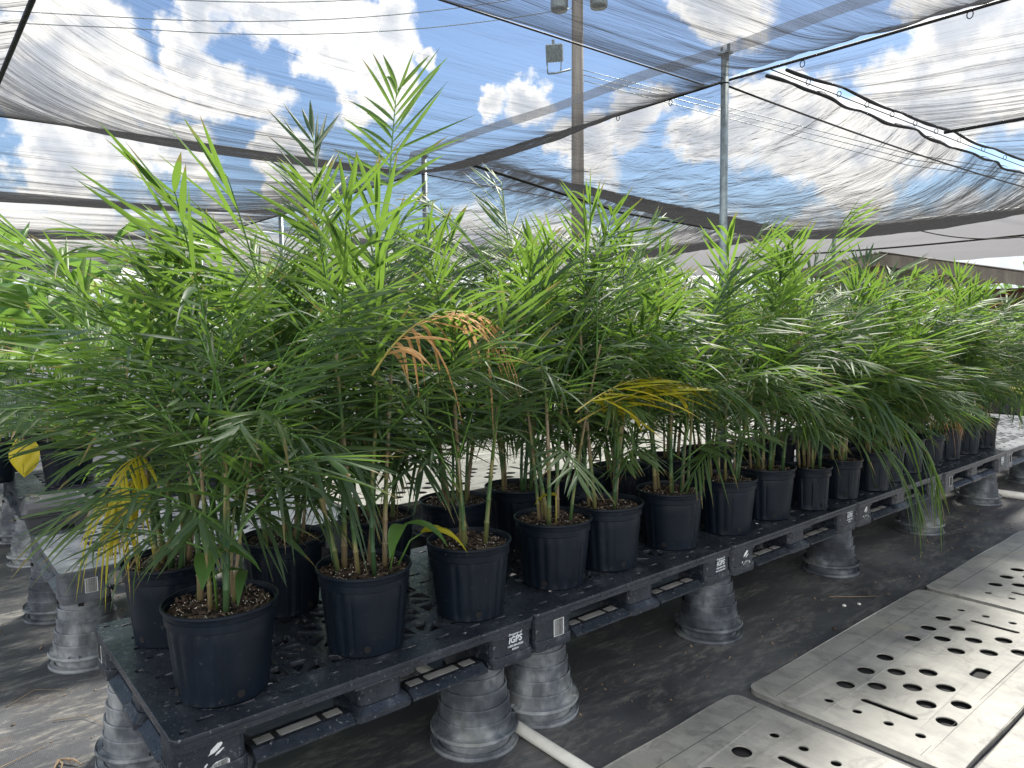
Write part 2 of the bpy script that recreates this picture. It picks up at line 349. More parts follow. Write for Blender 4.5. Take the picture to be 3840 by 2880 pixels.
def netmat(name, dens=.2, tone=.04, stretch=(.5, 9, 1), fscale=2.0, rotz=0, slope=.02, fine=.35):
    """woven shade cloth: threads cover `dens` of it face-on and more the longer the path through it, so creases
    and far slopes darken; `slope` is the crease height in metres"""
    m, t = mat(name)
    g = t.nodes.new('ShaderNodeNewGeometry')
    c = t.nodes.new('ShaderNodeTexCoord'); mp = t.nodes.new('ShaderNodeMapping'); mp.inputs['Scale'].default_value = stretch; mp.inputs['Rotation'].default_value = (0, 0, rotz)
    L(t, c.outputs['Object'], mp.inputs[0])
    def nn(sc, det, dist):
        n = t.nodes.new('ShaderNodeTexNoise'); n.inputs['Scale'].default_value = sc; n.inputs['Detail'].default_value = det; n.inputs['Roughness'].default_value = .6; n.inputs['Distortion'].default_value = dist; L(t, mp.outputs[0], n.inputs['Vector']); return n.outputs['Fac']
    h = math_n(t, 'ADD', nn(fscale, 4, .6), math_n(t, 'MULTIPLY', nn(fscale*4.5, 3, .3), fine))
    bp = t.nodes.new('ShaderNodeBump'); bp.inputs['Strength'].default_value = 1; bp.inputs['Distance'].default_value = slope; L(t, h, bp.inputs['Height'])
    dt = t.nodes.new('ShaderNodeVectorMath'); dt.operation = 'DOT_PRODUCT'; L(t, g.outputs['Incoming'], dt.inputs[0]); L(t, bp.outputs[0], dt.inputs[1])
    cosv = math_n(t, 'MAXIMUM', math_n(t, 'ABSOLUTE', dt.outputs['Value']), .04)
    ga = t.nodes.new('ShaderNodeAttribute'); ga.attribute_name = 'gather'
    gn = ramp(t, nn(fscale*2.2, 5, .8), [(.36, (.12, .12, .12)), (.60, (1, 1, 1))])
    opt = math_n(t, 'MULTIPLY', math_n(t, 'DIVIDE', 1.0, cosv), math_n(t, 'ADD', .62, math_n(t, 'MULTIPLY', ga.outputs['Fac'], gn)))
    T = math_n(t, 'POWER', 1-dens, opt, clamp=True)
    d = t.nodes.new('ShaderNodeBsdfDiffuse'); d.inputs[0].default_value = (tone, tone, tone*1.04, 1)
    tl = t.nodes.new('ShaderNodeBsdfTranslucent'); tl.inputs[0].default_value = (tone*1.5, tone*1.5, tone*1.55, 1)
    ad = t.nodes.new('ShaderNodeMixShader'); ad.inputs[0].default_value = .5; L(t, d.outputs[0], ad.inputs[1]); L(t, tl.outputs[0], ad.inputs[2])
    tr = t.nodes.new('ShaderNodeBsdfTransparent')
    mx = t.nodes.new('ShaderNodeMixShader'); L(t, T, mx.inputs[0]); L(t, ad.outputs[0], mx.inputs[1]); L(t, tr.outputs[0], mx.inputs[2])
    out(t, mx.outputs[0]); return m
m_net = netmat('shade_cloth', .23, .032, (.35, 3.6, 1), 1.3, 0, .030, .25)
m_net_x = netmat('shade_cloth_wrinkled', .30, .030, (1.7, .8, 1), 1.8, .5, .065, .12)
m_net_light = netmat('shade_cloth_thin', .19, .06, (3.0, .3, 1), 1.3, 0, .035)
m_net_band = netmat('double_cloth_band', .62, .16, (1, 5, 1), 2, 0, .01)
m_net_far = netmat('shade_cloth_dense', .75, .17, (3, .6, 1), 2, 0, .01)

# ================================================================ ground
gm = bpy.data.meshes.new('ground')
bm = bmesh.new(); bmesh.ops.create_grid(bm, x_segments=2, y_segments=2, size=400); bm.to_mesh(gm); bm.free(); gm.materials.append(m_ground)
ground = link('ground', gm); tag(ground, kind='structure')

# ================================================================ pallets
PZ = .316; PT = .458; PW = 1.216; PD = .965
def tri_round(poly, k=.16):
    n = len(poly); o = []
    for i in range(n):
        a, b, c = Vector(poly[i-1]), Vector(poly[i]), Vector(poly[(i+1) % n])
        o += [tuple(b+(a-b)*k), tuple(b+(a-b)*k*.35+(c-b)*k*.35), tuple(b+(c-b)*k)]
    return o
def deck_holes():
    H = []
    nx, ny = 4, 3; x0, x1, y0, y1 = .165, PW-.165, .125, PD-.125
    cw, ch = (x1-x0)/nx, (y1-y0)/ny
    for i in range(nx):
        for j in range(ny):
            cx, cy = x0+(i+.5)*cw, y0+(j+.5)*ch; hw, hh = cw/2-.006, ch/2-.006
            P = [(hw, 0), (hw, hh), (0, hh), (-hw, hh), (-hw, 0), (-hw, -hh), (0, -hh), (hw, -hh)]
            for k in range(8):
                a, b = Vector(P[k]), Vector(P[(k+1) % 8]); o = (a+b)*.5*.22
                tri = [o, a, b]; c = (o+a+b)/3
                tri = [(cx+(c+(q-c)*.80).x, cy+(c+(q-c)*.80).y) for q in tri]
                H.append(tri_round(tri))
    def sl(cx, cy, w, h): H.append([(cx-w/2, cy-h/2), (cx+w/2, cy-h/2), (cx+w/2, cy+h/2), (cx-w/2, cy+h/2)])
    for x in (.035, PW-.035):
        for y in (.035, PD/2, PD-.035): sl(x, y, .022, .022)
    for s in (0, 1):
        for x, y in ((.10, .07), (.085, .2), (.1, .30), (.085, .40), (.1, .56), (.085, .66), (.1, .76), (.10, .895)):
            sl(x if s == 0 else PW-x, y, .05, .018)
    for x in (.21, .34, .48, .74, .87, 1.0):
        for y in (.075, PD-.075): sl(x, y, .06 if x != .48 else .03, .018)
    for x in (.28, .61, .94): sl(x, .045, .032, .02); sl(x, PD-.045, .032, .02)
    return H
deck_me = plate(rrect(0, PW, 0, PD, .022), deck_holes(), .124, .142, .0015); deck_me.materials.append(m_pallet)
deck_me.name = 'pallet_deck'
mb = MB()   # skirt round the deck
for (a, b, c, d) in ((.024, PW-.024, .0008, .012), (.024, PW-.024, PD-.012, PD-.0008)): mb.box(a, b, c, d, .108, .1245)
for (a, b, c, d) in ((.0008, .012, .024, PD-.024), (PW-.012, PW-.0008, .024, PD-.024)): mb.box(a, b, c, d, .108, .1245)
for x in (.0, PW-.2):
    for y in (0, PD-.14): mb.prism(rrect(x+.0015, x+.1985, y+.0015, y+.1385, .028), .098, .1238)
for x in (PW/2-.1,): 
    for y in (.0015, PD-.0315): mb.box(x, x+.2, y, y+.03, .100, .1079)
skirt_me = mb.mesh('deck_skirt', m_pallet, bevel=.002)
def foot_me(w, d, r, e0):
    mb = MB(); mb.prism(rrect(-w/2, w/2, -d/2, d/2, r), .034, .1235)
    A, B = rrect(-w/2-e0, w/2+e0, -d/2-e0, d/2+e0, .03), rrect(-w/2-.003, w/2+.003, -d/2-.003, d/2+.003, .03); n = len(A)
    for (Pa, za, Pb, zb) in ((A, -.004, A, .016), (A, .016, B, .035)):   # shoe that widens downwards
        mb.add([(x, y, za) for x, y in Pa]+[(x, y, zb) for x, y in Pb], [(i, (i+1) % n, n+(i+1) % n, n+i) for i in range(n)]+([tuple(range(n-1, -1, -1))] if za < 0 else [tuple(range(n, 2*n))]))
    return mb.mesh('foot', m_pallet, bevel=.0025)
foot_c, foot_m = foot_me(.185, .165, .035, .004), foot_me(.155, .13, .03, .024)
mb = MB()
def runner(x0, x1, y, sgn, wid=.115):   # chamfered lower runner along x, outer edge at y
    pr = [(0, 0), (wid, 0), (wid, .016), (.04, .026), (.03, .026), (0, .007)]
    n = len(pr)
    vs = [(x0, y+sgn*p, z) for p, z in pr]+[(x1, y+sgn*p, z) for p, z in pr]
    fs = [tuple(range(n)), tuple(range(2*n-1, n-1, -1))]+[(i, n+i, n+(i+1) % n, (i+1) % n) for i in range(n)]
    if sgn < 0: fs = [tuple(reversed(f)) for f in fs]
    mb.add(vs, fs)
def runner_y(y0, y1, x, sgn, wid=.115):
    pr = [(0, 0), (wid, 0), (wid, .016), (.04, .026), (.03, .026), (0, .007)]
    n = len(pr)
    vs = [(x+sgn*p, y0, z) for p, z in pr]+[(x+sgn*p, y1, z) for p, z in pr]
    fs = [tuple(range(n-1, -1, -1)), tuple(range(n, 2*n))]+[(i, (i+1) % n, n+(i+1) % n, n+i) for i in range(n)]
    if sgn < 0: fs = [tuple(reversed(f)) for f in fs]
    mb.add(vs, fs)
fx = [(.0, .215), (PW/2-.105, PW/2+.105), (PW-.215, PW)]
fy = [(.0, .19), (PD/2-.09, PD/2+.09), (PD-.19, PD)]
for a, b in ((fx[0][1], fx[1][0]), (fx[1][1], fx[2][0])):
    runner(a-.004, b+.004, .004, 1); runner(a-.004, b+.004, PD-.004, -1); mb.box(a-.004, b+.004, PD/2-.05, PD/2+.05, .001, .018)
for a, b in ((fy[0][1], fy[1][0]), (fy[1][1], fy[2][0])):
    runner_y(a-.004, b+.004, .004, 1); runner_y(a-.004, b+.004, PW-.004, -1); mb.box(PW/2-.05, PW/2+.05, a-.004, b+.004, .001, .0175)
frame_me = mb.mesh('bottom_frame', m_pallet)
w_ = fx[1][0]-fx[0][1]; mb = MB()
mb.box(w_*.03, w_*.97, -.006, .035, .018, .0232, 1)
for (p, q) in ((.05, .22), (.29, .71), (.78, .95)): mb.box(w_*p, w_*q, -.002, .030, .0225, .0262, 0)
bar_me = mb.mesh('steel_insert', [m_steel, m_black])
mb = MB(); mb.box(.205, PW-.205, 0, .026, .112, .116); slotbar_me = mb.mesh('steel_insert', m_steel)
def lighter(me):
    c = me.copy(); c.materials.clear(); c.materials.append(m_pallet_dusty); return c
L_ = {id(m): lighter(m) for m in (deck_me, skirt_me, foot_c, foot_m, frame_me)}
def barcode(w, h, torn=0, seed=1):
    r = random.Random(seed); mb = MB()
    if torn == 0:
        mb.box(-w/2, w/2, 0, .0012, -h/2, h/2, 0); x = -w/2+.003; top = h/2-.014
        while x < w/2-.004:
            b = r.choice((.0006, .0011, .0018)); mb.box(x, x+b, -.0004, -.0001, -h/2+.003, top, 1); x += b+r.choice((.0008, .0014))
        mb.box(-w/2+.004, -w/2+.010, -.0004, -.0001, h/2-.009, h/2-.006, 1); mb.box(w/2-.012, w/2-.004, -.0004, -.0001, h/2-.009, h/2-.0065, 1)
    else:
        def shard(pts): 
            n = len(pts); mb.add([(x, 0, z) for x, z in pts]+[(x, .001, z) for x, z in pts], [tuple(range(n)), tuple(range(2*n-1, n-1, -1))]+[(i, n+i, n+(i+1) % n, (i+1) % n) for i in range(n)], 0)
        for (cx, cz, a, b) in ((-.004, .034, .024, .010), (.006, .022, .014, .004), (-.03, -.004, .006, .004)):
            shard([(cx+a*math.cos(q)*r.uniform(.6, 1), cz+.5*a*math.cos(q)+b*math.sin(q)*r.uniform(.6, 1)) for q in [2*math.pi*k/14 for k in range(14)]])
        shard([(-w/2+.002, -h/2), (w/2, -h/2+.001), (w/2, -.008), (w/2-.006, -.002), (-.004, -.004), (-w/2+.01, -.014)])
        x = -w/2+.012
        while x < w/2-.004:
            b = r.choice((.0006, .0011, .0018)); mb.box(x, x+b, -.0004, -.0001, -h/2+.002, -.012+.006*(x+w/2)/w*2, 1); x += b+r.choice((.0008, .0014))
    return mb.mesh('barcode_sticker', [m_paper, m_black])
bc_full, bc_torn = barcode(.05, .078), barcode(.062, .062, 1, 4)
def print_me(lines):
    mb = MB()
    for (s, size, bold, sh, z) in lines:
        t = text_mesh(s, size, bold, sh)
        rot = Matrix.Rotation(R(90), 4, 'X')
        vs = [rot @ v.co for v in t.vertices]
        mb.add([(v.x, v.y, v.z+z) for v in vs], [tuple(p.vertices) for p in t.polygons], 0)
    return mb.mesh('ownership_print', m_ink)
pr_a = print_me([('Property of', .0125, .0002, .2, .026), ('iGPS', .031, .0011, .15, .000), ('1-800-884-0225', .0108, .0003, 0, -.0145), ('R37616', .0095, .0003, 0, -.0265)])
pr_b = print_me([('Property of', .0125, .0002, .2, .026), ('iGPS', .031, .0011, .15, .000), ('1-800-884-0225', .0108, .0003, 0, -.0145), ('WWW.iGPS.NET', .0098, .0003, 0, -.0275)])
def bolt(me, name, root, loc=(0, 0, 0), dusty=False):
    if dusty: me = L_.get(id(me), me)
    return link(name, me, root, loc)
def pallet(x, y, z, label, group, dusty=False, stick=None, text=None, rz=0, side=False):
    r = empty('plastic_pallet', (x, y, z), rz); tag(r, label, 'pallet', group)
    bolt(deck_me, 'deck', r, dusty=dusty); bolt(skirt_me, 'deck_skirt', r, dusty=dusty)
    for i, fxx in enumerate((.095, PW/2, PW-.095)):
        for j, fyy in enumerate((.085, PD/2, PD-.085)):
            bolt(foot_c if (i != 1 and j != 1) else foot_m, 'foot', r, (fxx+(0 if i == 1 else (.002 if i == 0 else -.002)), fyy+(0 if j == 1 else (.002 if j == 0 else -.002)), 0), dusty)
    bolt(frame_me, 'bottom_frame', r, dusty=dusty)
    for xx in (fx[0][1], fx[1][1]):
        for yy in (.055, PD-.089): bolt(bar_me, 'steel_insert', r, (xx, yy, 0))
    for yy in (.033, PD-.059): bolt(slotbar_me, 'steel_insert', r, (0, yy, 0))
    if stick: 
        s = bolt(bc_full if stick == 1 else bc_torn, 'barcode_sticker', r, (.118 if stick == 1 else .108, .0022, .072 if stick == 1 else .052))
        s['label'] = 'white barcode sticker' if stick == 1 else 'torn white barcode sticker'
    if text: bolt(text, 'ownership_print', r, (PW-.092, .0006, .075))
    if side:
        s = bolt(bc_full, 'barcode_sticker', r, (.0022, PD-.065, .075)); s.rotation_euler = (0, 0, R(-90)); s['label'] = 'worn white barcode sticker on the short end'
    return r
FG = 'black plastic pallets of the front row'
fl = ['nearest black plastic pallet with a torn barcode sticker on its near corner', 'second black pallet of the front row with a clean white barcode sticker',
      'third black pallet of the front row with a ragged two piece sticker', 'black pallet of the front row under the long hanging frond',
      'fifth black pallet of the front row under the smaller pots', 'pale empty pallet at the far right end of the front row', 'farthest pallet of the front row, cut by the right edge of the photo']
for i in range(7):
    pallet(i*1.2205, (0, .004, .002, .004, -.002, .006, 0)[i], PZ, fl[i], FG, dusty=(i >= 5), stick=(2, 1, 2, 2, 1, 1, 1)[i], text=(pr_a if i % 2 == 0 else pr_b), side=(i == 0))
BG = 'pallets of the second row across the aisle'
bl = ['grey dusty pallet with a barcode sticker across the left aisle, black box on its corner', 'dusty pallet beside the grey corner pallet in the second row', 'third dusty pallet of the second row under perforated panels',
      'fourth pallet of the second row behind the middle pots', 'fifth pallet of the second row behind the smaller pots', 'sixth pallet of the second row, far right']
for i in range(6): pallet(i*1.2205+.0, 1.68, PZ, bl[i], BG, dusty=True, stick=1, text=pr_b)
CG = 'pallets of the third row'
cl_ = ['dark pallet with white mud on its corner under the left broad-leaf pots', 'second dark pallet of the third row', 'third dark pallet of the third row', 'fourth dark pallet of the third row', 'fifth dark pallet of the third row', 'sixth dark pallet of the third row', 'seventh dark pallet of the third row']
for i in range(7): pallet(i*1.2205+.05, 3.52, PZ, cl_[i], CG, stick=0, text=None)
# left neighbour of the third row
pallet(-1.25, 4.6, PZ, 'black pallet with a scraped sticker at the left edge of the photo', CG, stick=2)

# ================================================================ perforated panels
PANX = 1.665; PANY = .775
def panel_mesh(seed):
    r = random.Random(seed)
    hs = [(.33,.53),(.41,.44),(.50,.34),(.59,.25),(.51,.53),(.59,.44),(.68,.35),(.69,.53),(.40,.25),(.49,.16),(.32,.15)]
    H = []
    for x, y in hs:
        for xx in (x, PANX-x): H.append(circle(xx, y, .036, 24))
    for x in (.26, PANX-.26): H.append(rrect(x-.017, x+.017, .225, .435, .0165, 5))
    for x in (.155, PANX-.155):
        for y in (.51, .40, .285, .175): H.append(circle(x, y, .0185, 16))
    H.append(rrect(PANX/2-.058, PANX/2+.058, .175, .235, .022, 4))
    outer = []
    base = rrect(0, PANX, 0, PANY, .05, 6)
    n = len(base)
    for i in range(n):
        a, b = Vector(base[i]), Vector(base[(i+1) % n]); k = max(1, int((b-a).length/.06))
        for q in range(k):
            p = a.lerp(b, q/k); w = .006*noise.noise(Vector((p.x*3+seed, p.y*3, 0)))
            outer.append((p.x+w, p.y+w))
    top = plate(outer, H, .016, .022, .0012)
    mb = MB(); add_mesh(mb, top, 0)
    pts = [(x, y) for x, y in outer]; n = len(pts)      # hollow side wall
    c = Vector((PANX/2, PANY/2))
    ins = [tuple(Vector(p)+(c-Vector(p)).normalized()*.004) for p in pts]
    mb.add([(x, y, 0) for x, y in pts]+[(x, y, .017) for x, y in ins], [(i, (i+1) % n, n+(i+1) % n, n+i) for i in range(n)], 0)
    # raised seam lines
    for y in (.125, PANY-.115): mb.box(.03, PANX-.03, y, y+.0015, .0215, .0226, 1)
    me = mb.mesh('panel_top', [m_panel, m_black]); 
    for v in me.vertices:
        v.co.z += .008*noise.noise(Vector((v.co.x*1.5+seed, v.co.y*1.5, 3))) if v.co.z > .010 else 0
    return me
pan_me = [panel_mesh(3), panel_mesh(8)]
mb = MB(); mb.prism(rrect(.012, PANX-.012, .012, PANY-.012, .05), .003, .006); under_me = mb.mesh('panel_hole_shade', m_hole)  # black sheet added beneath so the panel holes look shaded
def panel(x, y, z, label, group, k=0, rz=0):
    r = empty('perforated_panel', (x, y, z), rz); tag(r, label, 'panel', group)
    link('panel_top', pan_me[k], r); link('panel_hole_shade', under_me, r); return r
PG = 'grey perforated panels laid on the path'
for (x, y, k, lab) in ((2.08, -1.08, 0, 'large grey perforated panel in the middle of the lower right'), (3.795, -1.08, 1, 'grey perforated panel behind the large one, near the right edge'), (.345, -1.082, 1, 'grey perforated panel with a dark seam at the bottom edge of the photo'),
    (5.51, -1.08, 0, 'farthest grey perforated panel along the path'), (2.0, -1.875, 1, 'grey perforated panel in the bottom right corner'), (3.72, -1.87, 0, 'grey perforated panel at the right edge beside the large one')):
    panel(x, y, .0, lab, PG, k, R((.3, -.4, .2, 0, .4, -.2)[int(x) % 6]))
PG2 = 'white perforated panels lying on the second row pallets'
k = 0
for i, x in enumerate((1.42, 3.10, 4.78)):
    for j, y in enumerate((1.66, 2.45)):
        p = panel(x, y, PT+.003, ('pale perforated panel with round holes on the second row, ' + ('front ' if j == 0 else 'back ') + ('left', 'middle', 'right')[i] + ' of six'), PG2, (i+j) % 2)

# ================================================================ stacks of upturned pots that carry the pallets
def stack_me(seed):
    r = random.Random(seed); mb = MB()
    def rim(z, rr):
        mb.lathe([(rr-.022, z+.016), (rr-.004, z+.012), (rr, z+.016), (rr+.003, z+.006), (rr, z), (rr-.022, z)], 40)
    z = 0; R0 = .134
    rim(0.0, .158); R0 = .131
    prof = [(R0, .004), (R0-.001, .056)]
    mb.lathe(prof, 40)
    rim(.052, .157)
    steps = [(.056, .108, .134), (.100, .160, .128), (.152, .212, .1195), (.204, .262, .111), (.254, .3155, .1025)]
    for (a, b, q) in steps:
        ph = r.uniform(0, 6)
        mb.lathe([(q-.016, b-.012), (q-.0075, b-.011), (q-.0065, b+.003), (q-.001, b+.0045), (q+.001, b+.002), (q+.001, b-.006), (q, b-.009), (q+.001, a+.012), (q, a)], 40, c=(r.uniform(-.0015, .0015), r.uniform(-.0015, .0015), 0), mod=lambda A, rr, zz: -.0016*max(0, math.cos(A*6+ph))**8)
    mb.lathe([(.001, .3155), (.106, .3155)], 40)
    for k in range(4):   # ribs on the flange
        a = r.uniform(0, 6.28); m = Matrix.Rotation(a, 4, 'Z')
        mb.obox(m @ Vector((.145, 0, .066)), (.02, .0025, .014), m)
    for k in range(5):   # drain openings near the top
        a = k*1.256+r.uniform(0, .2); m = Matrix.Rotation(a, 4, 'Z')
        mb.obox(m @ Vector((.1085, 0, .292)), (.006, .022, .016), m, 1)
    me = mb.mesh('pot_stack', [m_stack, m_hole], smooth=True)
    bm = bmesh.new(); bm.from_mesh(me)
    for e in bm.edges:
        if len(e.link_faces) == 2 and e.calc_face_angle(0) > .6: e.smooth = False
    bm.to_mesh(me); bm.free()
    return me
stack_lib = [stack_me(k) for k in (1, 2, 3)]
SG = 'upturned pot stacks carrying the pallets'
stacks = [(.12, .84, 'back left corner of the nearest pallet'), (.14, .14, 'near corner of the nearest pallet'), (1.055, .155, 'right end of the nearest pallet, beside the white pipe'), (1.365, .16, 'left end of the second pallet, stained green'), (1.10, .83, 'back right corner of the nearest pallet'),
  (2.46, .15, 'joint of the second and third front pallets'), (3.75, .20, 'joint below the long hanging frond'), (5.02, .20, 'joint of the fourth and fifth front pallets'), (6.22, .22, 'front edge where the pots end'), (7.35, .2, 'far right end of the front row'),
  (2.5, .83, 'back edge of the second front pallet'), (3.7, .83, 'back edge of the third front pallet'), (4.95, .83, 'back edge of the fourth front pallet'),
  (.115, 1.83, 'left front corner of the grey pallet across the aisle'), (.10, 2.54, 'back left corner of the grey pallet, under the black box'), (1.2, 1.83, 'front edge of the second row, first joint'), (2.45, 1.83, 'front edge of the second row, second joint'), (3.66, 1.83, 'front edge of the second row, third joint'),
  (.14, 3.68, 'front left corner of the third row'), (.14, 4.35, 'back left corner of the third row'), (1.25, 3.68, 'first joint of the third row'), (2.5, 3.68, 'second joint of the third row'), (3.7, 3.68, 'third joint of the third row'),
  (-.2, 4.8, 'right front corner of the pallet at the left edge'), (-.2, 5.45, 'right back corner of the pallet at the left edge'),
  (1.2, 2.5, 'back edge of the second row, first joint'), (2.45, 2.5, 'back edge of the second row, second joint')]
for i, (x, y, d) in enumerate(stacks):
    o = link('pot_stack', stack_lib[i % 3], None, (x, y, 0)); o.rotation_euler.z = i*1.3
    tag(o, 'upturned grey pots under the ' + d, 'pot stack', SG)

# ================================================================ nursery pots
def pot_me(rt, rb, h, panelled=False):
    mb = MB()
    def mod(a, r, z):
        if z < .02*h/.27 or z > h-.055: return 0
        if panelled: return -.0035 if (math.sin(a*8) > -.55) else .0
        s = math.cos(a*20)
        return -.0042*max(0, s)**.6*(1 if math.sin(a*2+.4) > -.35 else .0) if s > 0 else 0
    prof = [(0.001, .004), (rb-.012, .004), (rb-.006, 0), (rb, .006), (rb+.001, .022)]
    for k in range(1, 9):
        t = k/8; z = .022+(h-.075-.022)*t; prof.append((rb+.001+(rt-.012-rb)*t, z))
    prof += [(rt-.013, h-.054), (rt-.005, h-.050), (rt-.004, h-.028), (rt-.0085, h-.025), (rt-.0075, h-.015), (rt+.002, h-.012), (rt+.004, h-.007), (rt+.0035, h-.001), (rt+.002, h), (rt-.0015, h), (rt-.003, h-.012), (rt-.011, h-.05)]
    mb.lathe(prof, 120, mod=mod)
    for k in range(4):
        a = k*2*math.pi/4+.3; m = Matrix.Rotation(a, 4, 'Z') @ Matrix.Rotation(R(90), 4, 'Y'); c = Matrix.Rotation(a, 4, 'Z') @ Vector((rb+.0012, 0, .030))
        n = 14; vs = [c+(m @ Vector((.0115*math.cos(6.283*q/n), .0115*math.sin(6.283*q/n), .0018*s_))) for s_ in (-1, 1) for q in range(n)]
        mb.add(vs, [tuple(range(n-1, -1, -1)), tuple(range(n, 2*n))]+[(i, (i+1) % n, n+(i+1) % n, n+i) for i in range(n)], 1)
    me = mb.mesh('pot', [m_pot, m_hole], smooth=True); bm = bmesh.new(); bm.from_mesh(me)
    for e in bm.edges:
        if len(e.link_faces) == 2 and e.calc_face_angle(0) > .45: e.smooth = False
    bm.to_mesh(me); bm.free(); return me
pot_big, pot_small = pot_me(.1535, .124, .27), pot_me(.118, .098, .235, True)
def soil_me(rad, seed):
    r = random.Random(seed); mb = MB(); nr, na = 9, 40
    vs = []
    for i in range(nr+1):
        for k in range(na):
            q = rad*i/nr; a = 2*math.pi*k/na; x, y = q*math.cos(a), q*math.sin(a)
            vs.append((x, y, .012*noise.noise(Vector((x*22+seed, y*22, 0)))+.006*noise.noise(Vector((x*70, y*70, seed)))))
    mb.add(vs, [(i*na+k, (i+1)*na+k, (i+1)*na+(k+1) % na, i*na+(k+1) % na) for i in range(nr) for k in range(na)], 0)
    for k in range(330):
        q = rad*math.sqrt(r.random())*.97; a = r.uniform(0, 6.283); x, y = q*math.cos(a), q*math.sin(a)
        s = r.uniform(.004, .014); e = Euler((r.uniform(-.6, .6), r.uniform(-.6, .6), r.uniform(0, 6)))
        mb.obox(Vector((x, y, .003+r.uniform(0, .007)+.012*noise.noise(Vector((x*22+seed, y*22, 0))))), (s*1.6, s*.7, .0025), e, 1 if r.random() < .82 else 2)
    for k in range(110):
        q = rad*math.sqrt(r.random())*.95; a = r.uniform(0, 6.283); x, y = q*math.cos(a), q*math.sin(a); s = r.uniform(.0012, .0026)
        mb.obox(Vector((x, y, .009+.012*noise.noise(Vector((x*22+seed, y*22, 0))))), (s, s, s), Euler((r.random(), r.random(), 0)), 3)
    return mb.mesh('soil', [m_soil, m_chip, m_chip2, m_perl])
soil_big = [soil_me(.144, k) for k in (1, 2, 3)]; soil_small = [soil_me(.109, k) for k in (4, 5)]

# ================================================================ palm fronds
def leaflet(mb, p, d, nrm, ln, w, droop, mi=0, segs=6, twist=0.0, fold=.28):
    """folded lance-shaped leaflet starting at p towards d"""
    d = d.normalized(); vs = []; side0 = d.cross(nrm).normalized()
    for i in range(segs+1):
        s = i/segs; q = p+d*(ln*s*(1-.12*droop*s))+Vector((0, 0, -1))*(droop*ln*s*s*(.55+.25*s))
        T = (d*(1-.24*droop*s)+Vector((0, 0, -1))*(droop*2*s*(.6+.3*s))).normalized()
        sd_ = (side0-T*side0.dot(T)).normalized(); up = sd_.cross(T).normalized()
        if twist: sd_, up = sd_*math.cos(twist*s)+up*math.sin(twist*s), up*math.cos(twist*s)-sd_*math.sin(twist*s)
        ww = w*(.30+.70*min(1, s/.22))*(1-max(0, (s-.45)/.55)**1.7) if i < segs else w*.03
        vs += [q+sd_*ww*.5+up*ww*fold, q, q-sd_*ww*.5+up*ww*fold]
    fs = []
    for i in range(segs):
        a = i*3; fs += [(a, a+1, a+4, a+3), (a+1, a+2, a+5, a+4)]
    mb.add(vs, fs, mi, [i/segs for i in range(segs+1) for _ in range(3)])
def frond_mesh(seed, Ln=.46, pet=.10, n=13, ll=.25, w=.0175, elev=60, bend=60, droop=.5, mats=None, vup=.35, side_curve=.0, skip=0, fa0=62, fa1=22, rw=1.0):
    r = random.Random(seed); mb = MB(); steps = 22; pts = []; Ts = []
    p = Vector((0, 0, 0)); az = 0
    for i in range(steps+1):
        s = i/steps; e = R(elev-bend*s**1.4); az = side_curve*s
        T = Vector((math.cos(e)*math.cos(az), math.cos(e)*math.sin(az), math.sin(e))); pts.append(p.copy()); Ts.append(T); p = p+T*(Ln/steps)
    mb.tube(pts, [(.0036*(1-.72*i/steps)+.0004)*rw for i in range(steps+1)], 5, 1)
    s0 = pet/Ln
    for k in range(n):
        f = k/(n-1)
        for sg in (-1, 1):
            if r.random() < skip: continue
            s = min(.999, s0+(1-s0)*f+(.012*sg)+r.uniform(-.008, .008)); i = max(0, min(steps-1, int(s*steps))); t = s*steps-i
            q = pts[i].lerp(pts[i+1], t); T = Ts[i].lerp(Ts[i+1], t).normalized()
            Y = Vector((-math.sin(side_curve*s), math.cos(side_curve*s), 0)); Nn = T.cross(Y).normalized()*-1
            if Nn.z < 0 and abs(Nn.z) > .3: pass
            fa = R(fa0+(fa1-fa0)*f+r.uniform(-11, 11)); vu = vup+r.uniform(-.4, .4)
            d = T*math.cos(fa)+(Y*sg*math.cos(vu)+Nn*math.sin(vu))*math.sin(fa)
            l = ll*(.68+.45*math.sin(math.pi*min(1, f*.85+.12)))*r.uniform(.86, 1.1)
            if f > .9: l *= .85
            ww = w*r.uniform(.8, 1.2)*(1.25 if f > .97 or f < .03 else 1)
            leaflet(mb, q, d, Nn, l, ww, droop*r.uniform(.3, 1.6)*(.6+.8*r.random())+(.5 if r.random() < .06 else 0), 0, 6, r.uniform(-.7, .7)*(2 if r.random() < .15 else 1))
    me = mb.mesh('frond', mats or [m_leaf, m_rachis], smooth=True)
    return me
U = rnd.uniform
FR_UP = [frond_mesh(100+k, U(.50, .64), .18, rnd.choice((10, 11)), U(.24, .30), .0135, U(50, 80), U(0, 18), U(.00, .06), vup=.95, fa0=50, fa1=30) for k in range(8)]
FR_NEW = [frond_mesh(150+k, U(.46, .60), .16, rnd.choice((10, 11)), U(.23, .29), .0140, U(48, 76), U(0, 20), U(.01, .08), vup=.95, mats=[m_leaf_new, m_rachis], fa0=50, fa1=30) for k in range(6)]
FR_MID = [frond_mesh(200+k, U(.46, .60), .14, rnd.choice((11, 12, 13)), U(.22, .29), .0125, U(40, 64), U(10, 40), U(.05, .32), vup=(.2, .6, .8)[k % 3], fa0=54, fa1=26) for k in range(12)]
FR_LOW = [frond_mesh(300+k, U(.36, .50), .12, rnd.choice((10, 11, 12)), U(.18, .25), .0115, U(20, 54), U(25, 60), U(.15, .6), fa0=54, fa1=24) for k in range(8)]
FR_WIDE = [frond_mesh(350+k, .36, .1, 7, .22, .024, 50, 50, .45, fa0=50) for k in range(3)]
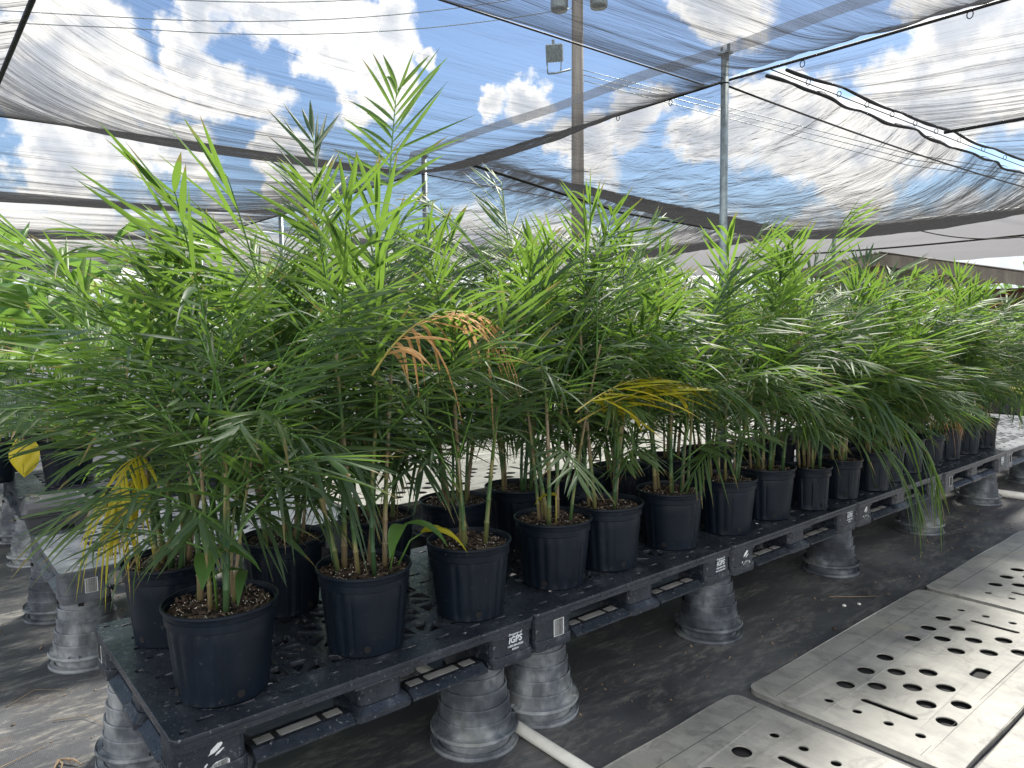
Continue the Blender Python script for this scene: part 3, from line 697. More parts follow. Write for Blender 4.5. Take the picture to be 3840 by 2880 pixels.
FR_YEL = [frond_mesh(400+k, .42, .1, 10, .21, .013, 45, 60, .5, mats=[m_leaf_yel, m_rachis_yel]) for k in range(2)]
FR_DEAD = [frond_mesh(420+k, .36, .08, 10, .18, .008, 30, 90, 1.1, mats=[m_leaf_dead, m_rachis_yel]) for k in range(2)]

def cane_curve(r, x, y, H, lean, az):
    pts = []; n = 12
    wob = r.uniform(-.02, .02)
    for i in range(n+1):
        s = i/n; o = lean*H*(s**1.25)
        pts.append(Vector((x+math.cos(az)*o+wob*math.sin(s*3)*math.sin(az), y+math.sin(az)*o-wob*math.sin(s*3)*math.cos(az), H*s)))
    return pts
def cane_mesh(pts, r0):
    mb = MB(); P = []; Q = []
    Ltot = (pts[-1]-pts[0]).length; node = .075; nseg = max(2, int(Ltot/node))
    for k in range(nseg+1):
        s = k/nseg*(len(pts)-1); i = min(len(pts)-2, int(s)); p = pts[i].lerp(pts[i+1], s-i); rad = r0*(1-.42*k/nseg)
        if k in (0, nseg): P.append(p); Q.append(rad)
        else:
            T = (pts[i+1]-pts[i]).normalized()
            P += [p-T*.004, p-T*.0012, p+T*.0012, p+T*.004]; Q += [rad, rad*1.22, rad*1.15, rad*.92]
    mb.tube(P, Q, 8, 0); return mb.mesh('cane', m_cane, smooth=True)

def palm(x, y, z, label, group, size='big', H=(.45, 1.0), ncane=6, seed=0, spread=.16, nfr=(3, 4), yel=.012, lowf=2, hide_low=False, extra=None, dusty=False):
    r = random.Random(seed); t = empty('potted_palm', (x, y, z)); tag(t, label, 'potted palm', group)
    big = size == 'big'; h = .27 if big else .235; rad = .10 if big else .075
    p = link('pot', pot_big if big else pot_small, t); p.rotation_euler.z = r.uniform(0, 6.28); q = r.uniform(.97, 1.02); p.scale = (q, q, r.uniform(.985, 1.02))
    t.rotation_euler = (r.uniform(-.012, .012), r.uniform(-.012, .012), 0)
    s = link('soil', r.choice(soil_big if big else soil_small), t, (0, 0, h-.028)); s.rotation_euler.z = r.uniform(0, 6)
    zs = h-.03; a0 = r.uniform(0, 6.28)
    lowf_ = lowf
    for c in range(ncane):
        az = a0+c*2.4+r.uniform(-.5, .5); q = rad*math.sqrt(r.uniform(.05, 1))*.85; f = r.random()
        hh = (H[0]+(H[1]-H[0])*(1-c/max(1, ncane-1)*.85)*r.uniform(.85, 1.05))*(r.uniform(.95, 1.12) if c == 0 else .97)
        cx, cy = q*math.cos(az), q*math.sin(az)
        pts = cane_curve(r, cx, cy, hh, r.uniform(.03, spread+.10*(c % 2)), az)
        for v in pts: v.z += zs
        link('cane', cane_mesh(pts, r.uniform(.0065, .0105) if hh > .4 else .006), t)
        nf = r.randint(*nfr) if hh > .35 else 2
        # spear frond at the top
        def put(me, s, azf, sc):
            i = min(len(pts)-2, int(s*(len(pts)-1))); u = s*(len(pts)-1)-i; pp = pts[i].lerp(pts[i+1], u)
            o = link('frond', me, t, pp); o.rotation_euler = (r.uniform(-.3, .3), r.uniform(-.25, .3), azf); o.scale = (sc, sc, sc); return o
        put(r.choice(FR_UP if r.random() < .55 else FR_NEW), 1, az+r.uniform(-1, 1), r.uniform(.85, 1.1))
        phi = r.uniform(0, 6.28)
        for k in range(nf):
            s_ = 1-.085*(k+1)/hh*.8; s_ = max(.42, s_); azf = phi+k*2.45+r.uniform(-.5, .5)
            if k == 0: me = r.choice(FR_UP+FR_MID)
            elif k < 3: me = r.choice(FR_MID)
            else: me = r.choice(FR_LOW+FR_WIDE[:1])
            if r.random() < yel and k > 1: me = r.choice(FR_YEL)
            put(me, s_, azf, r.uniform(.85, 1.15))
        if c < lowf:
            put(r.choice(FR_LOW+FR_WIDE[:1]), r.uniform(.3, .6), r.uniform(0, 6.28), r.uniform(.5, .75))
    if extra: extra(t, r)
    return t
def xfrond(t, me, loc, azdeg, sc=1.0, tilt=(0, 0), label=None):
    o = link('frond', me, t, loc); o.rotation_euler = (R(tilt[0]), R(tilt[1]), R(azdeg)); o.scale = (sc,)*3
    if label: o['label'] = label
    return o
def bifid(t, base, tip, az, w=.045, ln=.17, mats=None, spread=42, lab=None):
    """seedling shoot: thin stalk with two broad drooping blades"""
    mb = MB(); b, p = Vector(base), Vector(tip); mid = b.lerp(p, .55)+Vector((0, 0, .03))
    mb.tube([b, mid, p], [.0035, .003, .002], 5, 1)
    for a in (-spread, spread):
        d = Vector((math.cos(R(az+a)), math.sin(R(az+a)), .25)); leaflet(mb, p, d, Vector((0, 0, 1)), ln, w, .75, 0, 8, 0, .16)
    o = mb.build('shoot', mats or [m_broad, m_rachis], t, smooth=True)
    if lab: o['label'] = lab
    return o

# ---- extra fronds that the photograph singles out (world-space directions; X runs along the pallet row)
fr_hang_yel = frond_mesh(901, .50, .12, 11, .30, .017, 20, 105, 1.0, mats=[m_leaf_yel, m_rachis_yel], fa0=50, fa1=12)
fr_dead = frond_mesh(902, .48, .08, 14, .19, .0110, 55, 90, .9, mats=[m_leaf_dead, m_rachis_yel], fa0=60, fa1=20)
fr_gold = frond_mesh(903, .50, .10, 13, .23, .0180, 24, 30, .3, mats=[m_leaf_yel, m_rachis_yel], fa0=45, fa1=15)
fr_long = frond_mesh(904, .60, .15, 14, .26, .0125, 30, 75, .7, fa0=42, fa1=15)
fr_hang = frond_mesh(905, .66, .15, 14, .28, .013, 10, 100, 1.0, fa0=40, fa1=12)
fr_arch = frond_mesh(911, .66, .14, 14, .30, .014, 52, 22, .10, fa0=46, fa1=24)
fr_pend = frond_mesh(908, .78, .15, 15, .30, .014, -10, 75, .8, fa0=32, fa1=10)
fr_tall = frond_mesh(906, .52, .16, 12, .29, .014, 82, 6, .12, fa0=60, fa1=26, vup=.15, mats=[m_leaf_new, m_rachis])
fr_fan = frond_mesh(907, .40, .10, 11, .26, .019, 35, 85, .6, fa0=70, fa1=20)
def exA(t, r):    # nearest pot
    bifid(t, (-.02, -.03, .24), (-.045, -.07, .42), -75, .06, .15, lab='broad green young leaf pair')
    bifid(t, (.03, -.03, .24), (.05, -.06, .35), 200, .03, .15)
    xfrond(t, fr_fan, (.04, -.03, .66), -40, .95)
    xfrond(t, FR_MID[1], (.0, -.02, .78), -150, 1.0)
def exB(t, r):    # pot behind it on the left
    xfrond(t, fr_hang_yel, (-.04, -.03, .62), 232, .6, label='yellow frond hanging over the pallet edge')
    xfrond(t, fr_hang_yel, (-.03, -.06, .56), 215, .5, label='yellow green hanging frond')
    xfrond(t, fr_arch, (-.05, 0, .94), 205, 1.0); xfrond(t, fr_arch, (-.06, .05, .98), 165, 1.0)
def exC(t, r):    # pot with the tall crown
    xfrond(t, fr_tall, (.12, .02, 1.335), 30, .95, label='tall pale green frond reaching the shade cloth')
    pts = [Vector((.04+.08*(k/12)**1.5, .02, .24+1.1*k/12)) for k in range(13)]
    link('cane', cane_mesh(pts, .0095), t)
    xfrond(t, fr_dead, (-.10, -.26, .90), -6, 1.0, label='dead orange brown frond')
    bifid(t, (.06, -.06, .24), (.09, -.10, .40), -95, .05, .17)
    bifid(t, (.09, -.05, .24), (.16, -.10, .36), -20, .045, .17, mats=[m_leaf_yel, m_rachis], spread=24, lab='pale yellow green young leaf')
def exD(t, r):
    xfrond(t, fr_gold, (-.14, -.27, .72), 0, .95, label='golden yellow frond'); xfrond(t, fr_gold, (-.02, -.16, .66), -12, 1.15, label='yellow striped drooping frond')
    xfrond(t, fr_long, (.05, -.05, .80), -28, 1.0)
    bifid(t, (-.02, -.04, .24), (-.03, -.05, .36), 120, .03, .10, mats=[m_leaf_yel, m_rachis_yel], spread=25, lab='small yellow leaf pair')
def exE(t, r):
    xfrond(t, fr_pend, (-.04, -.08, .66), -62, 1.0, label='long green frond hanging below the pallet edge'); xfrond(t, fr_pend, (-.08, -.10, .50), -75, .85)
    xfrond(t, fr_fan, (-.1, -.05, .6), -70, 1.0)
def exF(t, r):
    xfrond(t, fr_long, (0, -.05, .7), -50, .95)
def exEnd(t, r):
    xfrond(t, fr_long, (.03, 0, .75), -20, 1.1); xfrond(t, fr_hang, (.03, -.03, .6), -25, .75)
FP = 'potted palms in the front line of the near pallets'
front = [(.196, .205, 'nearest palm, in the black pot on the front corner of the first pallet', exA, 7, (.32, .57)),
 (.655, .205, 'palm behind the tallest leaf, second pot of the front line', exC, 6, (.35, .82)),
 (1.075, .195, 'palm in the pot beside the printed white lettering of the first pallet', None, 4, (.3, .66)),
 (1.515, .225, 'palm with golden yellow fronds in the pot at the left of the second pallet', exD, 6, (.4, .84)),
 (1.835, .225, 'palm right of the golden fronds, middle of the second pallet', exF, 5, (.35, .76)),
 (2.265, .225, 'palm at the right end of the second pallet', exF, 6, (.32, .70)),
 (2.655, .195, 'palm at the left end of the third pallet', None, 6, (.3, .66)),
 (3.035, .205, 'palm in the middle of the third pallet', None, 7, (.35, .72))]
for i, (x, y, lab, ex, nc, H) in enumerate(front): palm(x, y, PT, lab, FP, 'big', H, nc, seed=40+i, extra=ex, spread=.14, nfr=(3, 4), lowf=(0, 0, 0, 0, 1, 2, 2, 2)[i], yel=.0 if i < 3 else .012)
SP = 'palms in smaller panelled pots along the far pallets'
names = ['first small pot, right end of the third pallet', 'small pot beside the long hanging frond', 'small pot just right of the long hanging frond', 'fourth small pot from the left', 'fifth small pot from the left, with a dry brown leaf', 'sixth small pot from the left', 'seventh small pot from the left', 'eighth small pot from the left', 'last but one small pot on the right', 'last small pot on the right, beside the pale empty pallet']
def exDry(t, r): xfrond(t, FR_DEAD[0], (-.02, -.05, .40), -80, .8, label='dry brown frond')
for i, (x, y) in enumerate([(3.37, .14), (3.74, .15), (4.07, .12), (4.39, .17), (4.76, .2), (5.10, .2), (5.45, .21), (5.79, .2), (6.0, .30), (6.17, .2)]):
    if i == 8: continue
    ex = exE if i == 0 else (exEnd if i == 9 else (exDry if i == 4 else None))
    palm(x, y, PT, 'palm in the ' + names[i], SP, 'small', (.28, .64), 7, seed=70+i, extra=ex, spread=.15, nfr=(4, 5), lowf=1)
BP = 'potted palms in the back line of the near pallets'
bk = ['behind the nearest pot, left end, with a yellow hanging frond', 'in the shaded pot between the two nearest pots', 'behind the second front pot, with a white tag', 'behind the pot beside the white lettering', 'behind the left pot of the second pallet', 'behind the middle of the second pallet', 'behind the right end of the second pallet', 'behind the left end of the third pallet', 'behind the middle of the third pallet']
for i, (x, y) in enumerate([(.195, .70), (.58, .68), (1.0, .73), (1.40, .74), (1.75, .73), (2.11, .71), (2.47, .72), (2.86, .73), (3.24, .72)]):
    palm(x, y, PT, 'palm ' + bk[i], BP, 'big', (.4, (.60, .74, .84, .82, .82, .78, .72, .72, .76)[i]), 7, seed=140+i, extra=exB if i == 0 else None, yel=0 if i == 0 else .012, spread=.15, nfr=(3, 5), lowf=(0 if i < 3 else 2))
for i in range(8):
    palm(3.62+.35*i, .66+.03*math.sin(i*2), PT, 'palm in the back line of small pots, number ' + ('one two three four five six seven eight'.split()[i]) + ' behind the far small pots', BP, 'small', (.3, .68), 6, seed=170+i, spread=.16, nfr=(3, 5), lowf=2)

# ================================================================ shade-cloth canopy
CZ = 3.4
g_far = lambda a, b: 2.6*max(0, (b-.40)/.60)**2.2+2.2*max(0, (a-.72)/.28)**1.6
def net(name, u0, u1, v0, v1, label, m, sag=.22, su=None, z0=CZ, nu=70, nv=70, wr=.010, wdir='u', edge=None, seed=0, gather=lambda a, b: 0, group='shade cloth sheets overhead'):
    """sheet hung between cables: belly sag plus creases that run along `wdir`"""
    vs = []
    for j in range(nv+1):
        for i in range(nu+1):
            a, b = i/nu, j/nv; x, y = u0+(u1-u0)*a, v0+(v1-v0)*b
            if edge: y = edge(x, b, y)
            s = (1-(2*b-1)**2)*(1-abs(2*a-1)**5)*sag
            if su: s += (1-(2*a-1)**2)*su*(1-abs(2*b-1)**5)
            k = (x*.8, y*6, seed) if wdir == 'u' else ((x*6, y*.8, seed) if wdir == 'v' else (x*2.5+y*1.2, y*2.5-x*1.2, seed))
            k2 = (x*2, y*16, seed+5) if wdir == 'u' else ((x*16, y*2, seed+5) if wdir == 'v' else (x*7, y*5, seed))
            w = wr*noise.noise(Vector(k))*2.2+wr*.6*noise.noise(Vector(k2))
            vs.append((x, y, z0-s+w))
    fs = [(j*(nu+1)+i, j*(nu+1)+i+1, (j+1)*(nu+1)+i+1, (j+1)*(nu+1)+i) for j in range(nv) for i in range(nu)]
    mb = MB(); mb.add(vs, fs); o = mb.build(name, m, smooth=True); tag(o, label, 'shade cloth', group)
    at_ = o.data.attributes.new('gather', 'FLOAT', 'POINT')
    at_.data.foreach_set('value', [gather(i/nu, j/nv) for j in range(nv+1) for i in range(nu+1)]); return o
net('shade_cloth', .26, 4.75, 1.62, 6.2, 'large sagging shade cloth over the near palms, upper left', m_net, .34, .08, nu=60, nv=160, wr=.006, seed=1, gather=g_far)
net('shade_cloth', .26, 4.75, -3.6, 1.86, 'darker shade cloth overlapping at the top middle, its edge above the post', m_net, .26, .06, z0=3.43, nu=60, nv=160, wr=.008, seed=2)
net('shade_cloth', -5.2, .26, 1.62, 6.2, 'strip of shade cloth left of the black rope', m_net, .24, nu=40, nv=100, seed=3)
for q, (a, b) in enumerate(((6.2, 10.6), (10.6, 15), (15, 19.4), (19.4, 24), (24, 29))):
    net('shade_cloth', -9, 4.75, a+.02, b, ('shade cloth bay in the blue gap behind the large sagging sheet', 'second shade cloth bay behind, a dark band left', 'third shade cloth bay behind, lower dark band left', 'fourth shade cloth bay, just above the palms left', 'farthest shade cloth bay at the left horizon')[q], m_net, .33, .05, nu=60, nv=90 if q < 2 else 50, seed=4+q, gather=g_far)
e2 = lambda x: 5.2+1.55*(x-4.75)/10.5
def edge_lo(x, b, y):
    y0 = 1.35+.022*math.sin(x*3.1)+.018*math.sin(x*7.3)+.015*(x-4.75); y1 = e2(x)
    return y0+(y1-y0)*b
def edge_hi(x, b, y):
    y0 = e2(x)-.02; return y0+(12.9-y0)*b
net('shade_cloth', 4.77, 15.2, 0, 1, 'wrinkled shade cloth behind the right post, darkest towards its far end', m_net_x, .18, .42, nu=140, nv=80, wr=.012, wdir='x', edge=edge_lo, seed=11, gather=lambda a, b: 2.2*max(0, (a-.25)/.75)**1.4+3*max(0, (b-.78)/.22)**2)
net('shade_cloth', 4.77, 15.2, 0, 1, 'wrinkled shade cloth behind the wooden pole, right of centre', m_net_x, .26, .30, nu=120, nv=80, wr=.012, wdir='x', edge=edge_hi, seed=12, gather=lambda a, b: 1.5*max(0, (a-.5)/.5)+3*max(0, (.14-b)/.14))
net('shade_cloth', 4.77, 15.2, 12.95, 24, 'distant shade cloth low in the middle', m_net_x, .3, .25, nu=70, nv=60, wr=.02, wdir='x', seed=13)
net('shade_cloth', 4.77, 7.93, -6, 1.17, 'thin pale shade cloth at the upper right, above the gap', m_net_light, .12, .08, nu=90, nv=50, wr=.012, wdir='v', seed=14)
net('shade_cloth', 7.99, 15.2, -6, 1.17, 'thin pale shade cloth beyond the dark seam at the right edge', m_net_light, .12, .15, nu=120, nv=50, wr=.012, wdir='v', seed=15)
net('shade_cloth', 15.35, 25, -8, 20, 'dense grey shade cloth above the shed, behind two white pipes', m_net_far, .1, .35, z0=3.45, nu=40, nv=60, wr=.02, wdir='v', seed=16)

def cable(name, pts, r, label, m=None, cat='cable', group=None, sag=0, n=6):
    P = []
    for (a, b) in zip(pts[:-1], pts[1:]):
        a, b = Vector(a), Vector(b)
        for k in range(16): t = k/16; q = a.lerp(b, t); q.z -= sag*4*t*(1-t); P.append(q)
    P.append(Vector(pts[-1])); mb = MB(); mb.tube(P, r, n); o = mb.build(name, m or m_cable, smooth=True); return tag(o, label, cat, group)
def clips(parent, pts, m=None):
    for p in pts:
        mb = MB(); ring = [(p[0], p[1]+.018*math.cos(a), p[2]-.028+.024*math.sin(a)) for a in [6.283*k/12 for k in range(13)]]
        mb.tube(ring, .0035, 5, cap=False); mb.build('clip', m or m_cable, parent, smooth=True)
CGp = 'cables carrying the shade cloth'
c = cable('support_cable', [(4.75, -4, 3.40), (4.75, 1.64, 3.40), (4.75, 6.12, 3.40)], .011, 'thick black cable along the edge of the sagging cloth, over both steel posts', group=CGp, sag=.02)
clips(c, [(4.75, y, 3.385) for y in (-.1, 1.0, 2.2, 2.8, 3.5, 4.4, 5.3)])
cable('support_cable', [(4.75, 6.12, 3.40), (4.75, 10.6, 3.4), (4.75, 24, 3.4)], .014, 'far continuation of the thick black cable beyond the second steel post', group=CGp)
cable('support_cable', [(.26, -3, 3.4), (.26, 1.64, 3.4), (.26, 6.2, 3.4)], .017, 'black rope crossing the top left corner', group=CGp)
cable('support_cable', [(-6, 1.86, 3.43), (4.75, 1.86, 3.42)], .007, 'black edge cable of the overlapping cloth, top middle', group=CGp)
cable('support_cable', [(4.75, 1.64, 3.36), (15.2, 1.64, 3.40)], .009, 'thin cable running right from the near steel post', group=CGp, sag=.08)
cable('support_cable', [(4.75, 6.1, 3.38), (15.2, 6.3, 3.40)], .008, 'thin cable running right from the second steel post', group=CGp, sag=.1)
cable('support_cable', [(-6, 6.2, 3.4), (4.75, 6.2, 3.4)], .012, 'black cable at the lower edge of the large sagging cloth, left', group=CGp)
cable('support_cable', [(8, -5, 3.36), (7.96, -1, 3.36), (7.9, 1.2, 3.38)], .018, 'black seam rope across the pale cloth at the right edge', m=m_roll, group=CGp)
cable('support_cable', [(4.77, e2(4.77), 3.37), (8, e2(8), 3.12), (11.5, e2(11.5), 3.13), (15.2, e2(15.2), 3.38)], .018, 'gathered black seam between the two wrinkled cloths', m=m_roll, group=CGp)
cable('support_cable', [(4.8, 1.28, 3.4), (15, 1.33, 3.4)], .005, 'fine wire in the open slit at the right', group=CGp)
def roll(label, yf, r0, seed, x1=15.2):
    P, Q = [], []
    for k in range(150):
        x = 4.85+(x1-4.85)*k/149; P.append((x, yf(x), 3.40-.02*abs(math.sin(x*2.6+seed)))); Q.append(r0*(.7+.6*abs(noise.noise(Vector((x*2.5, seed, 0))))+.25*abs(math.sin(x*2.6+seed))))
    mb = MB(); mb.tube(P, Q, 8); o = mb.build('rolled_cloth_edge', m_roll, smooth=True); tag(o, label, 'cloth edge', 'rolled edges of the open slit'); return o
o = roll('rolled black edge on the upper side of the open slit', lambda x: 1.17+.015*math.sin(x*3), .014, 1)
clips(o, [(x, 1.2, 3.39) for x in (5.2, 5.7, 6.2, 6.7, 7.2, 7.7, 8.3, 9, 9.7)])
o = roll('ragged rolled black edge on the lower side of the open slit', lambda x: edge_lo(x, 0, 0), .015, 2)
for k in range(7):
    x = 5.6+k*.8; mb = MB(); y = edge_lo(x, 0, 0); mb.tube([(x, y, 3.4), (x+.03, y-.04, 3.39), (x+.02, y-.08, 3.36)], [.006, .004, .002], 4); mb.build('loose_thread', m_roll, o)

# beams and posts
def beam(y0, y1, x, z, label, w=.045, h=.10, m=None):
    mb = MB(); mb.box(x-w, x+w, y0, y1, z-h/2, z+h/2); o = mb.build('wooden_beam', m or m_beam, bevel=.004); tag(o, label, 'beam'); return o
bm_ = MB(); yy = [(-4+10.3*k/120) for k in range(121)]
bm_.add([(4.70+.015*sg, y, 3.63+.01*math.sin(y*3)+sg*(.05+.008*noise.noise(Vector((y*2, sg, 0))))) for y in yy for sg in (-1, 1)], [(2*k, 2*k+1, 2*k+3, 2*k+2) for k in range(120)])
tag(bm_.build('cloth_band', m_net_band, smooth=True), 'long grey band of doubled cloth above the sagging sheet, over the two steel posts', 'cloth band')
def post(x, y, h, r, label, fit=True):
    e = empty('steel_post', (x, y, 0)); tag(e, label, 'post', 'galvanised posts of the shade house')
    mb = MB(); mb.tube([(0, 0, 0), (0, 0, h)], r, 20); mb.build('shaft', m_galv, e, smooth=True)
    if fit:
        mb = MB(); mb.box(-.038, .038, -.05, .05, h-.005, h+.012); mb.box(-.003, .003, -.045, -.02, h+.012, h+.07); mb.box(-.003, .003, .02, .04, h+.012, h+.06); mb.build('top_bracket', m_galv, e)
        mb = MB(); ring = [(r*1.02*math.cos(a), r*1.02*math.sin(a), 3.37) for a in [6.283*k/16 for k in range(17)]]; mb.tube(ring, .006, 5, cap=False); mb.build('cable_tie', m_cable, e, smooth=True)
    return e
post(4.72, 1.64, 3.60, .031, 'near galvanised steel post right of centre')
post(4.77, 6.07, 3.60, .036, 'second steel post, left of the wooden pole')
far = [(4.77, 10.6), (4.77, 15), (15.3, -2.8), (15.3, 1.6), (15.3, 6.1), (15.3, 10.6), (20, -3), (20, -1), (20, 1), (20, 3), (.26, 10.6), (.26, 15), (.26, 19.4)]
wn = ['first far post left of the pole', 'second far post left of the pole', 'far post at the right edge under the white pipes', 'far post right of the shed', 'far post in front of the shed', 'far post left of the shed', 'small post right of the shed, first of four', 'small post right of the shed, second of four', 'small post right of the shed, third of four', 'small post right of the shed, last of four', 'post behind the left palms, nearest of three', 'post behind the left palms, middle of three', 'post behind the left palms, farthest of three']
for (x, y), l in zip(far, wn): post(x, y, 3.4, .04, 'steel ' + l, fit=False)
# white pipes along the far cloth
for (x, z, l) in ((15.2, 3.43, 'upper white pipe along the dense grey cloth'), (15.55, 3.40, 'lower white pipe along the dense grey cloth')):
    mb = MB(); mb.tube([(x, -9, z), (x, 0, z-.02), (x, 6, z-.01), (x, 13.5, z)], .035, 10); o = mb.build('white_pipe', m_white, smooth=True); tag(o, l, 'pipe', 'white pipes of the far canopy')
cable('hanging_wire', [(15.6, 4.6, 3.3), (15.9, 2.8, 2.98), (16.2, .9, 2.86), (16.6, -3, 2.8)], .012, 'black wire looping under the dense grey cloth', sag=.1, cat='wire')
cable('hanging_rope', [(15.8, 9, 3.05), (16, 2.8, 3.02), (16.2, -6, 3.1)], .02, 'dark rope line across the dense grey cloth', sag=.05, cat='rope')

# utility pole with flood lamp, transformer and wires (outside the canopy)
up = empty('utility_pole', (11.15, 9.78, 0)); tag(up, 'tall weathered wooden utility pole behind the shade cloth', 'pole')
mb = MB(); mb.tube([(0, 0, 0), (.02, 0, 5), (.05, 0, 10)], [.15, .135, .115], 20); mb.build('shaft', m_wood, up, smooth=True)
vx = Vector((.66, -.75, 0)).normalized()      # across the view: towards the right
for s, l in ((-1, 'transformer'), (1, 'transformer')):
    mb = MB(); c0 = vx*(.42*s+.06)
    mb.lathe([(.001, 8.15), (.17, 8.15), (.19, 8.2), (.19, 8.85), (.20, 8.87), (.14, 8.95), (.001, 8.97)], 20, c=(c0.x, c0.y, 0)); o = mb.build('transformer', m_galv, up, smooth=True)
mb = MB(); mb.obox(Vector((.05, 0, 8.7)), (1.5, .1, .12), Matrix.Rotation(math.atan2(vx.y, vx.x), 4, 'Z')); mb.build('crossarm', m_wood, up)
fl_ = empty('flood_lamp', (0, 0, 0)); fl_.parent = up
a = -vx
mb = MB(); mb.tube([a*.12+Vector((0, 0, 6.92)), a*.45+Vector((0, 0, 6.86)), a*.62+Vector((0, 0, 6.86))], .02, 8); mb.tube([a*.62+Vector((0, 0, 6.86)), a*.64+Vector((0, 0, 7.1))], .016, 6); mb.tube([a*.34+Vector((0, 0, 6.86)), a*.32+Vector((0, 0, 7.3))], .012, 6); mb.build('lamp_arm', m_galv, fl_, smooth=True)
mb = MB(); rot = Matrix.Rotation(math.atan2(vx.y, vx.x), 4, 'Z') @ Matrix.Rotation(R(18), 4, 'X')
mb.obox(a*.47+Vector((0, 0, 7.28)), (.36, .26, .34), rot)
for k in range(6): mb.obox(a*.47+Vector((0, 0, 7.28))+vx*(-.15+.06*k), (.012, .30, .37), rot)
mb.build('lamp_housing', m_galv, fl_, bevel=.012)
mb = MB(); mb.obox(a*.50+Vector((0, 0, 7.52)), (.06, .06, .1), rot); mb.build('photocell', m_galv, fl_, bevel=.01)
for k, (dx, dz, l) in enumerate(((0, 0, 'upper'), (.05, -.1, 'middle'), (.1, -.22, 'lower'))):
    cable('power_line', [(11.2+dx, 9.7, 6.9+dz), (15, 4.5, 4.7+dz), (22, 0, 3.6)], .008, l + ' drooping black power line right of the wooden pole', m=m_galv, cat='power line', group='power lines from the pole')
for k, z in enumerate((8.6, 8.9, 8.2)):
    cable('power_line', [(11.15, 9.78, z), (3.5, 14.5, z-1.0+.1*k), (-14, 26, z+.6)], .009, ('highest', 'middle', 'lowest')[k] + ' of three power lines running left from the pole', m=m_galv, cat='power line', group='power lines running left from the pole', sag=.3)

# ================================================================ white hoses / pipes on the ground
def pipe(pts, r, label):
    mb = MB(); mb.tube(pts, r, 12); o = mb.build('water_pipe', m_white, smooth=True); return tag(o, label, 'pipe', 'white water pipes on the ground')
pipe([(1.19, -.75, .024), (1.19, .1, .024), (1.175, 1.0, .024), (1.17, 1.6, .024)], .021, 'white plastic water pipe lying under the first pallet, across to the lower right')
pipe([(6.55, -.6, .03), (6.5, 1.5, .03)], .03, 'white water pipe on the ground at the far right')

# ================================================================ black bait box on the second row
bb = empty('bait_box', (.115, 2.55, PT), R(-3)); tag(bb, 'black plastic box with a domed lid standing on the corner of the left pallet', 'box')
mb = MB(); Lx, Ly = .30, .215
def ring_(sx, sy, z, r): return [(x, y, z) for x, y in rrect(-sx/2, sx/2, -sy/2, sy/2, r, 5)]
def loft(mb, rings, mi=0):
    n = len(rings[0]); vs = [v for r_ in rings for v in r_]
    fs = [(i*n+k, i*n+(k+1) % n, (i+1)*n+(k+1) % n, (i+1)*n+k) for i in range(len(rings)-1) for k in range(n)]+[tuple(range(n-1, -1, -1)), tuple((len(rings)-1)*n+k for k in range(n))]
    mb.add(vs, fs, mi)
loft(mb, [ring_(Lx-.05, Ly-.04, .022, .02), ring_(Lx-.035, Ly-.03, .03, .02), ring_(Lx-.012, Ly-.012, .085, .02), ring_(Lx, Ly, .09, .022), ring_(Lx, Ly, .098, .022)])
for sx in (-1, 1):
    for sy in (-1, 1): mb.obox(Vector((sx*(Lx/2-.05), sy*(Ly/2-.04), .03)), (.05, .05, .062), Matrix.Identity(4))
mb.build('body', m_box, bb, bevel=.004)
mb = MB(); loft(mb, [ring_(Lx+.006, Ly+.006, .100, .024), ring_(Lx+.006, Ly+.006, .112, .024), ring_(Lx-.01, Ly-.012, .135, .02), ring_(Lx-.03, Ly-.05, .160, .02), ring_(Lx-.045, Ly-.09, .170, .02), ring_(Lx-.06, Ly-.12, .172, .02)])
lid = mb.build('lid', m_box, bb, smooth=False, bevel=.003)
for sx in (-1, 1): mb = MB(); loft(mb, [ring_(.055, .07, .168, .008), ring_(.042, .055, .182, .008)]); o = mb.build('lid_pad', m_box, lid, bevel=.002); o.location.x = sx*.085
for sx in (-.06, .04):
    mb = MB(); mb.tube([(sx, -Ly/2+.005, .055), (sx, -Ly/2-.001, .055)], .006, 12); mb.build('screw_hole', m_hole, bb)

# ================================================================ broad-leaf plants behind
def broad_leaf_mesh(seed, ln=.30, w=.20, mats=None, fold=.12, droop=.6, pet=.5, lean=.35, heart=False, wav=.0):
    r = random.Random(seed); mb = MB(); P = []
    for i in range(9):
        s = i/8; P.append(Vector((lean*pet*s**1.6, 0, pet*s*(1-.12*s))))
    mb.tube(P, [.0045*(1-.5*i/8) for i in range(9)], 6, 1)
    p = P[-1]; e = R(35); vs = []; nL, nW = 12, 6; q = p.copy()
    for i in range(nL+1):
        s = i/nL; ee = e-droop*2.2*s; T = Vector((math.cos(ee), 0, math.sin(ee)))
        if i: q = q+T*(ln/nL)
        up = Vector((-T.z, 0, T.x)); ww = w*(math.sin(math.pi*min(1, (s*.93+.05))**.8)**.75)*(1-.25*s)
        if i == nL: ww = .003
        for k in range(-nW, nW+1):
            t = k/nW; back = (-.18*ln*(abs(t)**1.5)*(1-s)) if heart else 0
            vs.append(q+Vector((0, 1, 0))*(ww*.5*t)+up*(abs(t)*fold*ww+wav*.02*math.sin(s*9+t*4+seed)*abs(t))+T*back)
    m = 2*nW+1
    mb.add(vs, [(i*m+k, i*m+k+1, (i+1)*m+k+1, (i+1)*m+k) for i in range(nL) for k in range(m-1)], 0)
    mb.tube([Vector(vs[i*m+nW])-Vector((0, 0, .001)) for i in range(nL+1)], .0016, 4, 1)
    return mb.mesh('leaf', mats or [m_broad, m_rachis], smooth=True)
BR = [broad_leaf_mesh(k, rnd.uniform(.26, .36), rnd.uniform(.15, .22), None, .14, rnd.uniform(.35, .7), rnd.uniform(.55, .85), rnd.uniform(.1, .4), k % 2 == 0, 1) for k in range(6)]
